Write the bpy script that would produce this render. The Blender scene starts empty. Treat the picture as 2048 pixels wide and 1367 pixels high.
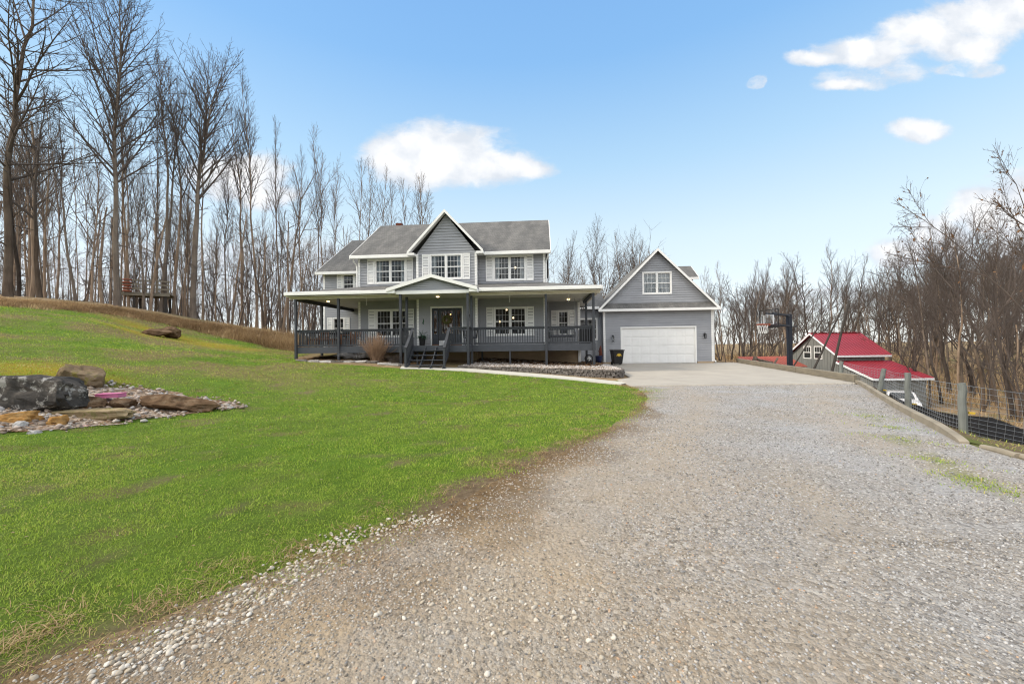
import bpy, bmesh, math, random
import numpy as np
from mathutils import Vector, Matrix
R = math.radians
C = bpy.context.scene.collection
scene = bpy.context.scene
rnd = random.Random(7)

# ------------------------------------------------------------------ camera
F, PITCH, ROLL, CAMZ = 801.0, 0.0108, 0.0122, 1.5
cam_d = bpy.data.cameras.new('camera'); cam = bpy.data.objects.new('camera', cam_d); C.objects.link(cam)
cam_d.sensor_width = 36; cam_d.lens = 36 * F / 2048; cam_d.clip_end = 6000; cam_d.clip_start = .05
cam.matrix_world = Matrix.Translation((0, 0, CAMZ)) @ Matrix.Rotation(R(90) + PITCH, 4, 'X') @ Matrix.Rotation(-ROLL, 4, 'Z')
scene.camera = cam

def ray(px, py):
    a2, b2 = px - 1024, 683.5 - py
    a = a2 * math.cos(ROLL) + b2 * math.sin(ROLL); b = -a2 * math.sin(ROLL) + b2 * math.cos(ROLL)
    cp, sp = math.cos(PITCH), math.sin(PITCH)
    return a / F, cp - sp * b / F, sp + cp * b / F
def at(px, py, Y):
    x, y, z = ray(px, py)
    return Vector((x / y * Y, Y, CAMZ + z / y * Y))

# ------------------------------------------------------------------ tagging
def tag(o, label=None, cat=None, group=None, kind=None):
    if label: o['label'] = label
    if cat: o['category'] = cat
    if group: o['group'] = group
    if kind: o['kind'] = kind
    return o
def thing(name, label, cat, loc=(0, 0, 0), rz=0, group=None):
    o = bpy.data.objects.new(name, None); C.objects.link(o); o.empty_display_size = .2
    o.location = loc; o.rotation_euler = (0, 0, rz)
    return tag(o, label, cat, group)
def copy_tree(o, parent=None):
    c = o.copy(); C.objects.link(c)
    if parent: c.parent = parent
    for ch in list(o.children): copy_tree(ch, c)
    return c

# ------------------------------------------------------------------ mesh builder
class MB:
    def __init__(s): s.v = []; s.f = []
    def add(s, vs, fs):
        n = len(s.v); s.v += [tuple(p) for p in vs]; s.f += [tuple(i + n for i in f) for f in fs]; return s
    def box(s, x0, x1, y0, y1, z0, z1):
        return s.add([(x0,y0,z0),(x1,y0,z0),(x1,y1,z0),(x0,y1,z0),(x0,y0,z1),(x1,y0,z1),(x1,y1,z1),(x0,y1,z1)],
              [(3,2,1,0),(4,5,6,7),(0,1,5,4),(1,2,6,5),(2,3,7,6),(3,0,4,7)])
    def quad(s, a, b, c, d): return s.add([a, b, c, d], [(0, 1, 2, 3)])
    def tri(s, a, b, c): return s.add([a, b, c], [(0, 1, 2)])
    def slab(s, pts, d):                      # polygon thickened along vector d
        n = len(pts); d = Vector(d); q = [Vector(p) for p in pts]
        return s.add(q + [p + d for p in q], [tuple(range(n))[::-1], tuple(range(n, 2*n))] + [(i, (i+1) % n, n+(i+1) % n, n+i) for i in range(n)])
    def bar(s, a, b, w, h=None, up=(0,0,1)):   # rectangular bar from a to b
        h = h or w; a = Vector(a); b = Vector(b); d = (b-a).normalized(); u = Vector(up)
        if abs(d.dot(u)) > .98: u = Vector((0, 1, 0))
        r = d.cross(u).normalized(); u = r.cross(d)
        k = [r*w/2+u*h/2, -r*w/2+u*h/2, -r*w/2-u*h/2, r*w/2-u*h/2]
        return s.add([a+q for q in k] + [b+q for q in k], [(0,1,2,3),(7,6,5,4)] + [(i, i+4, (i+1) % 4+4, (i+1) % 4) for i in range(4)])
    def tube(s, pts, rad, n=8, cap=True):
        pts = [Vector(p) for p in pts]; m = len(pts)
        if not isinstance(rad, (list, tuple)): rad = [rad]*m
        base = len(s.v); ref = None
        for i in range(m):
            d = (pts[min(i+1, m-1)] - pts[max(i-1, 0)]).normalized()
            if ref is None: ref = Vector((1,0,0)) if abs(d.x) < .8 else Vector((0,1,0))
            a = (ref - d*ref.dot(d)).normalized(); ref = a; b = d.cross(a)
            for k in range(n):
                t = 2*math.pi*k/n; s.v.append(tuple(pts[i] + (a*math.cos(t) + b*math.sin(t))*rad[i]))
        for i in range(m-1):
            for k in range(n):
                s.f.append((base+i*n+k, base+i*n+(k+1) % n, base+(i+1)*n+(k+1) % n, base+(i+1)*n+k))
        if cap:
            s.f.append(tuple(base+k for k in range(n))[::-1]); s.f.append(tuple(base+(m-1)*n+k for k in range(n)))
        return s
    def lathe(s, prof, n=14, c=(0,0,0)):       # prof: list of (radius, z)
        base = len(s.v); m = len(prof)
        for r, z in prof:
            for k in range(n):
                t = 2*math.pi*k/n; s.v.append((c[0]+r*math.cos(t), c[1]+r*math.sin(t), c[2]+z))
        for i in range(m-1):
            for k in range(n): s.f.append((base+i*n+k, base+i*n+(k+1) % n, base+(i+1)*n+(k+1) % n, base+(i+1)*n+k))
        s.f.append(tuple(base+k for k in range(n))[::-1]); s.f.append(tuple(base+(m-1)*n+k for k in range(n)))
        return s
    def build(s, name, m, parent=None, smooth=False, bevel=0, loc=None):
        me = bpy.data.meshes.new(name); me.from_pydata(s.v, [], s.f); me.update()
        me.materials.append(m)
        if smooth: me.polygons.foreach_set('use_smooth', [True]*len(me.polygons))
        o = bpy.data.objects.new(name, me); C.objects.link(o)
        if parent: o.parent = parent
        if loc: o.location = loc
        if bevel:
            b = o.modifiers.new('bevel', 'BEVEL'); b.width = bevel; b.segments = 2; b.limit_method = 'ANGLE'
        return o

def np_mesh(name, v, faces_flat, nside, m, attrs=None, smooth=False):
    me = bpy.data.meshes.new(name); nf = len(faces_flat)//nside
    me.vertices.add(len(v)); me.vertices.foreach_set('co', np.asarray(v, np.float32).ravel())
    me.loops.add(len(faces_flat)); me.loops.foreach_set('vertex_index', np.asarray(faces_flat, np.int32))
    me.polygons.add(nf); me.polygons.foreach_set('loop_start', np.arange(0, nf*nside, nside, dtype=np.int32))
    me.polygons.foreach_set('loop_total', np.full(nf, nside, np.int32))
    if smooth: me.polygons.foreach_set('use_smooth', np.ones(nf, bool))
    for k, a in (attrs or {}).items():
        at_ = me.attributes.new(k, 'FLOAT', 'POINT'); at_.data.foreach_set('value', np.asarray(a, np.float32))
    me.update(calc_edges=True); me.materials.append(m)
    o = bpy.data.objects.new(name, me); C.objects.link(o); return o

# ------------------------------------------------------------------ materials
class NT:
    def __init__(s, name):
        s.m = bpy.data.materials.new(name); s.m.use_nodes = True; s.t = s.m.node_tree; s.t.nodes.clear()
        s.out = s.n('ShaderNodeOutputMaterial'); s._tc = None
    def n(s, typ, **kw):
        x = s.t.nodes.new(typ)
        for k, v in kw.items(): setattr(x, k, v)
        return x
    def l(s, a, b): s.t.links.new(a, b)
    def put(s, sock, v):
        if hasattr(v, 'links'): s.l(v, sock)
        elif isinstance(v, (tuple, list)) and len(v) == 3 and sock.type == 'RGBA': sock.default_value = (*v, 1)
        else: sock.default_value = v
    def coord(s, kind='Object', scale=None):
        if not s._tc: s._tc = s.n('ShaderNodeTexCoord')
        if scale is None: return s._tc.outputs[kind]
        mp = s.n('ShaderNodeMapping'); mp.inputs['Scale'].default_value = scale; s.l(s._tc.outputs[kind], mp.inputs[0]); return mp.outputs[0]
    def noise(s, scale, detail=4, rough=.6, vec=None, dist=0):
        x = s.n('ShaderNodeTexNoise'); x.inputs['Scale'].default_value = scale; x.inputs['Detail'].default_value = detail
        x.inputs['Roughness'].default_value = rough; x.inputs['Distortion'].default_value = dist; s.l(vec or s.coord(), x.inputs['Vector']); return x.outputs['Fac']
    def voro(s, scale, vec=None, feat='F1', out='Distance'):
        x = s.n('ShaderNodeTexVoronoi', feature=feat); x.inputs['Scale'].default_value = scale; s.l(vec or s.coord(), x.inputs['Vector']); return x.outputs[out]
    def ramp(s, fac, stops):
        x = s.n('ShaderNodeValToRGB'); s.put(x.inputs[0], fac); e = x.color_ramp.elements
        while len(e) < len(stops): e.new(.5)
        for k, (p, c) in zip(e, stops):
            k.position = p; k.color = (*c, 1) if isinstance(c, (tuple, list)) else (c, c, c, 1)
        return x.outputs[0]
    def mix(s, fac, a, b, mode='MIX'):
        x = s.n('ShaderNodeMix', data_type='RGBA', blend_type=mode); s.put(x.inputs[0], fac); s.put(x.inputs[6], a); s.put(x.inputs[7], b); return x.outputs[2]
    def math(s, op, a, b=0.0, clamp=False):
        x = s.n('ShaderNodeMath', operation=op); x.use_clamp = clamp; s.put(x.inputs[0], a); s.put(x.inputs[1], b); return x.outputs[0]
    def attr(s, name): return s.n('ShaderNodeAttribute', attribute_name=name).outputs['Fac']
    def bump(s, h, strength=.3, dist=.02, normal=None):
        x = s.n('ShaderNodeBump'); x.inputs['Strength'].default_value = strength; x.inputs['Distance'].default_value = dist
        s.put(x.inputs['Height'], h)
        if normal: s.l(normal, x.inputs['Normal'])
        return x.outputs[0]
    def done(s, color, rough=.7, normal=None, metal=0, spec=.4, coat=0):
        p = s.n('ShaderNodeBsdfPrincipled'); s.put(p.inputs['Base Color'], color); s.put(p.inputs['Roughness'], rough)
        p.inputs['Metallic'].default_value = metal; p.inputs['Specular IOR Level'].default_value = spec; p.inputs['Coat Weight'].default_value = coat
        if normal: s.l(normal, p.inputs['Normal'])
        s.l(p.outputs[0], s.out.inputs[0]); s.p = p; return s.m
def plain(name, c, c2=None, scale=6, rough=.6, bump=0, bscale=None, stretch=(1,1,1), metal=0, spec=.4, coat=0):
    t = NT(name); v = t.coord('Object', stretch)
    c2 = c2 or tuple(x*.8 for x in c)
    col = t.mix(t.ramp(t.noise(scale, 5, .65, v), [(.3, 0), (.7, 1)]), c, c2)
    nm = t.bump(t.noise(bscale or scale*4, 5, .7, v), bump, .01) if bump else None
    return t.done(col, rough, nm, metal, spec, coat)

M = {}
M['white'] = plain('white_trim', (.84,.84,.83), (.77,.77,.76), 1.5, .45)
M['soffit'] = plain('cream_soffit', (.62,.59,.51), (.56,.53,.45), 1.5, .6)
M['slate'] = plain('slate_paint', (.046,.051,.063), (.034,.038,.046), 3, .5, .1, 30)
M['deck'] = plain('deck_paint', (.062,.069,.084), (.045,.051,.063), 4, .55, .1, 30)
M['found'] = plain('foundation_concrete', (.44,.33,.22), (.33,.25,.17), 1.6, .9, .25, 40)
M['concrete'] = plain('concrete_slab', (.40,.37,.325), (.32,.295,.26), .9, .85, .2, 60)
M['path'] = plain('path_concrete', (.52,.51,.46), (.44,.43,.39), 2, .85, .2, 60)
M['timber'] = plain('weathered_timber', (.23,.20,.15), (.14,.125,.10), 5, .9, .5, 20, (.3,.3,1.5))
M['kerb'] = plain('kerb_concrete', (.31,.27,.21), (.20,.175,.135), 2.5, .9, .3, 40)
M['grey_post'] = plain('grey_post_wood', (.20,.215,.205), (.10,.11,.105), 9, .9, .6, 22, (1.5,1.5,.12))
M['wire'] = plain('galvanised_wire', (.42,.44,.46), (.3,.31,.33), 20, .45, metal=.6)
M['black'] = plain('black_plastic', (.012,.012,.014), (.02,.02,.022), 8, .4)
M['metal_black'] = plain('black_metal', (.02,.02,.022), (.03,.03,.032), 8, .45, metal=.3)
M['navy'] = plain('navy_steel', (.013,.018,.032), (.009,.013,.024), 4, .4, metal=.2)
M['brown'] = plain('brown_wood', (.22,.10,.05), (.14,.065,.035), 8, .6, .2, 20, (.4,3,3))
M['darkwood'] = plain('dark_pole_wood', (.025,.022,.02), (.05,.042,.036), 6, .85, .4, 18, (2,2,.3))
M['grey_fab'] = plain('grey_cushion', (.10,.105,.125), (.075,.08,.095), 10, .9, .2, 60)
M['parcel'] = plain('pale_card', (.5,.5,.5), (.42,.42,.42), 6, .8)
M['fern'] = plain('fern_green', (.015,.06,.03), (.03,.11,.05), 12, .5)
M['wreath'] = plain('wreath_green', (.07,.085,.02), (.12,.10,.03), 30, .8)
M['barn_wall'] = plain('barn_grey_boards', (.22,.225,.215), (.15,.155,.15), 3, .85, .3, 20, (2,2,.3))
M['red'] = plain('red_metal_roof', (.30,.03,.044), (.20,.02,.032), .9, .38, .1, 3, (.4,1.6,1.6), spec=.5)
M['oldred'] = plain('faded_red_roof', (.36,.095,.065), (.28,.065,.045), 1.4, .6)
M['orange'] = plain('orange_red_plastic', (.30,.085,.045), (.22,.065,.04), 4, .8)
M['pink'] = plain('pink_plastic', (.62,.14,.34), (.55,.2,.34), 4, .4)
M['gold'] = plain('yellow_print', (.75,.5,.06), (.65,.42,.05), 8, .5)
M['lidgrey'] = plain('bin_lid', (.035,.033,.03), (.05,.047,.042), 6, .5)
M['bluepot'] = plain('blue_glaze', (.012,.02,.06), (.02,.03,.08), 5, .25)
M['rust'] = plain('rusty_iron', (.14,.035,.018), (.09,.025,.015), 14, .85, .2, 40)
M['net'] = plain('white_net', (.7,.7,.7), (.6,.6,.6), 5, .8)
M['carwhite'] = plain('white_car_paint', (.6,.6,.62), (.55,.55,.57), 1, .25, coat=.6)
M['tyre'] = plain('tyre_rubber', (.02,.02,.02), (.03,.03,.03), 10, .9)
M['acrylic_edge'] = plain('pale_board_mark', (.75,.77,.8), (.7,.72,.75), 3, .5)
M['yellow'] = plain('yellow_insulator', (.8,.55,.05), (.7,.45,.04), 5, .5)
M['stem'] = plain('dry_stems', (.34,.225,.15), (.25,.155,.10), 5, .85)
M['greystem'] = plain('grey_dry_stems', (.16,.16,.17), (.10,.10,.105), 5, .85)
M['room'] = plain('room_wall', (.13,.115,.10), (.10,.09,.08), 2, .9)
M['curtain'] = plain('pale_curtain', (.80,.83,.86), (.66,.69,.73), 9, .9, stretch=(4,4,.3))
M['black_net'] = plain('black_silt_fabric', (.012,.012,.014), (.022,.022,.024), 6, .7, .4, 25)
M['litter'] = None

def bark(name, c1, c2, c3):
    t = NT(name); v = t.coord('Object', (1, 1, .14))
    base = t.mix(t.ramp(t.noise(9, 6, .7, v), [(.32, 0), (.66, 1)]), c1, c2)
    base = t.mix(t.ramp(t.noise(.55, 3, .5), [(.45, 0), (.7, .8)]), base, c3)
    return t.done(base, .9, t.bump(t.noise(22, 5, .7, v), .7, .03), spec=.15)
M['bark_tan'] = bark('tan_bark', (.31,.225,.16), (.155,.112,.082), (.37,.29,.22))
M['bark_grey'] = bark('grey_bark', (.19,.15,.12), (.10,.08,.066), (.25,.21,.17))
M['bark_dark'] = bark('dark_bark', (.075,.06,.052), (.035,.028,.025), (.11,.09,.075))
M['bark_brown'] = bark('brown_bark', (.13,.095,.07), (.06,.045,.035), (.19,.15,.115))
M['twig'] = plain('twig_bark', (.105,.083,.072), (.07,.056,.049), 3, .9)
M['twig_tan'] = plain('pale_twig_bark', (.17,.125,.095), (.11,.085,.068), 2, .9)

def emis(name, c, s):
    t = NT(name); e = t.n('ShaderNodeEmission'); e.inputs[0].default_value = (*c, 1); e.inputs[1].default_value = s
    t.l(e.outputs[0], t.out.inputs[0]); return t.m
M['lamp'] = emis('lit_bulb', (1, .72, .38), 2.2)
def glass(name, tint, base=.10):
    t = NT(name); tr = t.n('ShaderNodeBsdfTransparent'); tr.inputs[0].default_value = (*tint, 1)
    g = t.n('ShaderNodeBsdfGlossy'); g.inputs['Roughness'].default_value = .02; g.inputs[0].default_value = (.9,.92,.95,1)
    g.inputs['Normal'].default_value
    bm_ = t.bump(t.noise(1.2, 2, .5), .05, .05); t.l(bm_, g.inputs['Normal'])
    fr = t.n('ShaderNodeFresnel'); fr.inputs[0].default_value = 1.5
    mx = t.n('ShaderNodeMixShader'); t.l(t.math('ADD', fr.outputs[0], base, True), mx.inputs[0])
    t.l(tr.outputs[0], mx.inputs[1]); t.l(g.outputs[0], mx.inputs[2]); t.l(mx.outputs[0], t.out.inputs[0]); return t.m
M['glass'] = glass('window_glass', (.72,.75,.76), .02)
def dark_pane(): t = NT('dark_window_pane'); return t.done((.02,.025,.03), .06, spec=.6)
M['darkglass'] = dark_pane()
M['amber'] = glass('amber_reflect_glass', (.75,.62,.45), .12)  # amber tint paints the door's warm reflection into the glass
M['acrylic'] = glass('clear_acrylic', (.88,.9,.92), .05)

def siding_mat():
    t = NT('grey_vinyl_siding')
    c = t.mix(t.ramp(t.noise(1.1, 4, .6), [(.3, 0), (.75, 1)]), (.315,.326,.354), (.272,.281,.304))
    c = t.mix(t.ramp(t.noise(3, 3, .5, t.coord('Object', (.4, .4, 9))), [(.4, 0), (.75, .5)]), c, (.345,.355,.382))
    return t.done(c, .55, t.bump(t.noise(40, 3, .6, t.coord('Object', (.2, .2, 2))), .08, .005), spec=.3)
M['siding'] = siding_mat()
def shingle():
    t = NT('asphalt_shingles'); v = t.coord()
    br = t.n('ShaderNodeTexBrick'); br.inputs['Scale'].default_value = 1; br.inputs['Brick Width'].default_value = .30; br.inputs['Row Height'].default_value = .14
    br.inputs['Mortar Size'].default_value = .008; br.inputs['Color1'].default_value = (.135,.133,.13,1); br.inputs['Color2'].default_value = (.19,.187,.182,1); br.inputs['Mortar'].default_value = (.07,.07,.07,1)
    # courses follow x and the rise of the slope
    sx = t.n('ShaderNodeSeparateXYZ'); t.l(v, sx.inputs[0]); cx = t.n('ShaderNodeCombineXYZ')
    t.l(t.math('ADD', sx.outputs[0], t.math('MULTIPLY', sx.outputs[1], .37)), cx.inputs[0]); t.l(t.math('MULTIPLY', sx.outputs[2], 1.6), cx.inputs[1]); t.l(cx.outputs[0], br.inputs[0])
    st = t.ramp(t.noise(1.1, 5, .65, t.coord('Object', (1.2, .35, .35))), [(.36, 0), (.62, 1)])   # dark algae streaks running down the slope
    c = t.mix(t.math('MULTIPLY', st, .72), br.outputs[0], (.06,.062,.066))
    c = t.mix(t.ramp(t.noise(60, 2, .5), [(.4, 0), (.7, .35)]), c, (.24,.235,.225))
    return t.done(c, .92, t.bump(br.outputs['Fac'], -.5, .01, t.bump(t.noise(120, 2), .3, .004)), spec=.2)
M['shingle'] = shingle()
def stone(name, cs, lich=(.45,.46,.44), amt=.5, sc=3):
    t = NT(name)
    c = t.ramp(t.noise(sc, 7, .65, dist=.5), [(.25, cs[0]), (.5, cs[1]), (.75, cs[2])])
    c = t.mix(t.math('MULTIPLY', t.ramp(t.noise(sc*1.8, 6, .7), [(.55, 0), (.62, 1)]), amt), c, lich)
    return t.done(c, .9, t.bump(t.noise(sc*5, 7, .7), .6, .04, t.bump(t.voro(sc*2.5), .3, .03)), spec=.05)
M['rock_black'] = stone('black_lichen_stone', [(.022,.021,.021), (.06,.056,.053), (.15,.13,.115)], (.40,.39,.37), .75, 2.4)
M['rock_brown'] = stone('brown_sandstone', [(.05,.032,.022), (.12,.075,.045), (.22,.15,.095)], (.26,.20,.14), .4, 3)
M['rock_orange'] = stone('orange_sandstone', [(.20,.10,.03), (.36,.20,.07), (.46,.29,.12)], (.3,.22,.12), .4, 4)
M['rock_tan'] = stone('mossy_tan_sandstone', [(.12,.10,.045), (.26,.20,.12), (.36,.28,.19)], (.14,.15,.04), .7, 3)
M['rock_pale'] = stone('pale_cobble', [(.30,.29,.28), (.40,.385,.37), (.52,.50,.49)], (.6,.6,.58), .3, 6)
M['rock_pink'] = stone('pink_cobble', [(.38,.24,.22), (.46,.32,.29), (.52,.40,.36)], (.5,.46,.43), .3, 6)
M['block'] = stone('grey_wall_block', [(.07,.06,.052), (.155,.14,.13), (.27,.25,.235)], (.40,.38,.36), .5, 9)

# ------------------------------------------------------------------ terrain
CTRL = []
def cp_px(px, py, Y): CTRL.append(tuple(at(px, py, Y)))
for q in [(0,765,9.5),(0,700,13),(0,650,17.5),(0,612,21.5),(0,592,25),(200,760,11),(200,700,15),(200,645,21),(200,622,25.5),(230,610,28.5),
          (315,673,23),(315,640,28),(400,642,31.5),(400,668,27),(400,720,16),(400,765,12.3),(500,690,26),(500,662,31),(590,700,28),(590,722,20),(590,760,14.5),
          (700,722,20.5),(700,770,13.5),(800,734,19.3),(800,800,11.5),(500,800,11),(1000,745,18.2),(1100,755,16.6),(1100,800,11.5)]: cp_px(*q)
CTRL += [(0,0,0),(-3,0,0),(3,0,0),(-2,4,.0),(2,4,.0),(6,5,0),(-8,0,.05),(-6,6,0),(0,8,0),(5,9,.02),(9,10,.03),(-8.5,7.5,.05),(-12,5,.3),(-20,0,.8),(0,-12,0),(10,-12,0),(-12,-12,.2),
  (-22,10,2.6),(-30,12,4.2),(-40,20,6),(4,13.8,.06),(12,13.8,.06),(4.6,16.2,.08),(15,27,.13),(7,27,.15),(10,20,.1),(16,31,.0),
  (-3,22,.75),(1,21,.55),(4.2,20.5,.3),(-11.3,21.4,.93),(-12,28,1.35),(-4,30,1.0),(8,36,.3),(14,36,-.1),
  (-38,38,4.6),(-30,44,3.4),(-22,46,2.2),(-12,46,1.0),(-45,60,1.5),(-20,65,-1),(0,50,-.5),(0,70,-2),(16,48,-2.4),(22,60,-4),
  (9.0,7.4,-.38),(8.3,5,-.2),(10.6,10,-.6),(11.5,9,-1.0),(12.9,12,-1.0),(14.6,14,-1.7),(17.5,14,-2.4),(17.0,20,-1.7),(18.8,27,-1.8),(21,22,-3.0),(25,31,-3.3),(24,26,-3.2),(30,30,-3.3),(34,36,-3.4),(24,40,-3.2),(20,34,-2.2),
  (14,6,-.8),(18,10,-1.4),(22,16,-2.5),(30,20,-3.0),(40,30,-3.6),(45,50,-2.6),(30,52,-3.0),(60,40,-3.4),(26,66,-1.6),(40,66,-1.0),(58,64,-.5),(14,0,-.4),(30,0,-2)]
CP = np.array(CTRL)
def _tps():
    x = CP[:, :2]/20; n = len(x); d = np.linalg.norm(x[:, None]-x[None], axis=2)
    K = np.where(d > 0, d*d*np.log(d+1e-12), 0) + np.eye(n)*.004
    P_ = np.hstack([np.ones((n, 1)), x]); A = np.zeros((n+3, n+3)); A[:n, :n] = K; A[:n, n:] = P_; A[n:, :n] = P_.T
    return np.linalg.solve(A, np.concatenate([CP[:, 2], np.zeros(3)]))
_W = _tps()
def terrain(X, Y):
    X = np.atleast_1d(np.asarray(X, float)); Y = np.atleast_1d(np.asarray(Y, float)); sh = X.shape
    X0 = X.ravel(); Y0 = Y.ravel()
    xc = np.clip(X0, -48, 60); yc = np.clip(Y0, -14, 66)
    p = np.stack([xc, yc], 1)/20; out = np.zeros(len(p))
    for i in range(0, len(p), 20000):
        q = p[i:i+20000]; d = np.linalg.norm(q[:, None]-CP[None, :, :2]/20, axis=2)
        out[i:i+20000] = np.where(d > 0, d*d*np.log(d+1e-12), 0) @ _W[:-3] + _W[-3] + q @ _W[-2:]
    ex = np.hypot(X0-xc, Y0-yc); t = np.clip(ex/120, 0, 1)
    out = out*(1-t) + (-.5)*t
    k = np.exp(-np.hypot(X0, Y0-10)/60)
    out += .035*np.sin(X0*1.1+.7*np.sin(Y0*.9))*np.sin(Y0*1.3+X0*.3)*np.clip((np.abs(X0-3)-4)/6, 0, 1)
    return out.reshape(sh)
def poly_sdf(poly, X, Y):                 # positive inside
    P_ = np.asarray(poly, float)[:, :2]; q = np.stack([X.ravel(), Y.ravel()], 1); d = np.full(len(q), 1e9); ins = np.zeros(len(q), bool)
    for a, b in zip(P_, np.roll(P_, -1, 0)):
        ab = b-a; t = np.clip(((q-a) @ ab)/max(ab @ ab, 1e-9), 0, 1); d = np.minimum(d, np.linalg.norm(q-a-t[:, None]*ab, axis=1))
        c = (a[1] > q[:, 1]) != (b[1] > q[:, 1])
        with np.errstate(divide='ignore', invalid='ignore'):
            xi = (b[0]-a[0])*(q[:, 1]-a[1])/(b[1]-a[1]+1e-12)+a[0]
        ins ^= c & (q[:, 0] < xi)
    return np.where(ins, d, -d).reshape(X.shape)
_terrain0 = terrain
PADX = [(2.9,3.4),(6.3,3.4),(6.75,5.9),(8.7,8.95),(11.8,13.3),(12.0,13.75),(15.6,27.6),(13.9,29.2),(6.4,29.2),(5.2,18.6),(4.9,16.8),(4.1,16),(3.6,10)]
def terrain(X, Y):                        # the made ground of the pad is one even plane
    X = np.atleast_1d(np.asarray(X, float)); Y = np.atleast_1d(np.asarray(Y, float)); z = _terrain0(X, Y)
    k = np.clip((poly_sdf(PADX, X, Y)+.5)/.42, 0, 1); k = k*k*(3-2*k)
    return z*(1-k)+(.05+(Y-13.75)*.0085)*k
def gz(x, y): return float(terrain(x, y)[0])
def ground(px, py, Ymax=60):
    """where the sight line of a pixel meets the terrain"""
    x, y, z = ray(px, py); Y = np.concatenate([np.arange(1.2, 12, .05), np.arange(12, Ymax, .1)])
    h = CAMZ + z/y*Y - terrain(x/y*Y, Y)
    i = np.nonzero(h < 0)[0]
    i = i[0] if len(i) else len(Y)-1
    return Vector((x/y*Y[i], Y[i], float(terrain(x/y*Y[i], Y[i])[0])))

def smooth(pts, it=2):
    p = np.asarray(pts, float)
    for _ in range(it):
        q = [p[0]]
        for a, b in zip(p[:-1], p[1:]): q += [a*.75+b*.25, a*.25+b*.75]
        q.append(p[-1]); p = np.array(q)
    return p
def vnoise(X, Y, s, seed=0):              # cheap smooth value noise
    rs = np.random.RandomState(seed); g = rs.rand(64, 64); x = X*s; y = Y*s
    xi = np.floor(x).astype(int); yi = np.floor(y).astype(int); fx = x-xi; fy = y-yi; fx = fx*fx*(3-2*fx); fy = fy*fy*(3-2*fy)
    G = lambda a, b: g[a % 64, b % 64]
    return (G(xi, yi)*(1-fx)+G(xi+1, yi)*fx)*(1-fy)+(G(xi, yi+1)*(1-fx)+G(xi+1, yi+1)*fx)*fy

left_edge = [(-3.1,-8),(-2.6,0)] + [tuple(ground(*q)[:2]) for q in [(0,1362),(330,1247),(560,1152),(700,1102),(860,1030),(1000,957),(1110,908),(1210,866),(1275,822),(1300,798),(1285,784),(1262,772)]]
right_edge = [(11.62,13.4),(8.6,9.04),(7.48,7.26),(6.6,5.9),(6.4,5.0),(6.3,4.0),(6.3,-8)]
DRIVE = list(map(tuple, smooth(left_edge))) + [(4.0,15.6),(11.9,15.6)] + list(map(tuple, smooth(right_edge)))
PAD = [(4.05,13.75),(11.85,13.75),(15.35,27.6),(13.9,27.6),(13.9,28.6),(6.4,29.2),(5.2,18.6),(4.95,16.8),(4.2,16.1)]
brush_px = [(592,702),(540,694),(470,680),(420,667),(370,655),(310,643),(200,626),(100,617),(0,611)]
BRUSH = [tuple(ground(*q)[:2]) for q in brush_px]
LAWN = [(7,-8),(7,14.2),(4.2,15.9),(3.6,15.8)] + [tuple(ground(*q)[:2]) for q in [(1180,762),(1100,754),(1000,746),(900,740),(800,737),(700,730),(592,722)]] + [(-12.2,23),(-12.6,27)] + BRUSH + [(-46,24),(-48,-8)]
ROCKBED = [tuple(ground(*q)[:2]) for q in [(-120,880),(0,868),(120,862),(250,846),(400,826),(490,815),(440,800),(330,788),(270,775),(215,768),(150,785),(0,790),(-120,790)]]
GRASSR = [(6.75,5.9),(6.55,5.0),(6.45,4.0),(9.5,4.0),(10.5,6.5),(8.2,7.4),(7.4,6.9)]

# one grid shared by the ground and the sheets that lie on it
def axis(segs):
    a = [segs[0][0]]
    for s0, s1, st in segs:
        n = max(1, round((s1-s0)/st)); a += list(np.linspace(s0, s1, n+1)[1:])
    return np.array(a)
GX = axis([(-1500,-300,300),(-300,-80,40),(-80,-48,4),(-48,-14,.6),(-14,-6,.3),(-6,7,.16),(7,18,.3),(18,60,1.2),(60,120,10),(120,1500,150)])
GY = axis([(-300,-40,60),(-40,-8,4),(-8,0,.8),(0,8,.16),(8,17,.2),(17,34,.35),(34,66,1.2),(66,140,8),(140,2500,240)])
GXX, GYY = np.meshgrid(GX, GY); GZZ = terrain(GXX, GYY); nx, ny = len(GX), len(GY)
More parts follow.
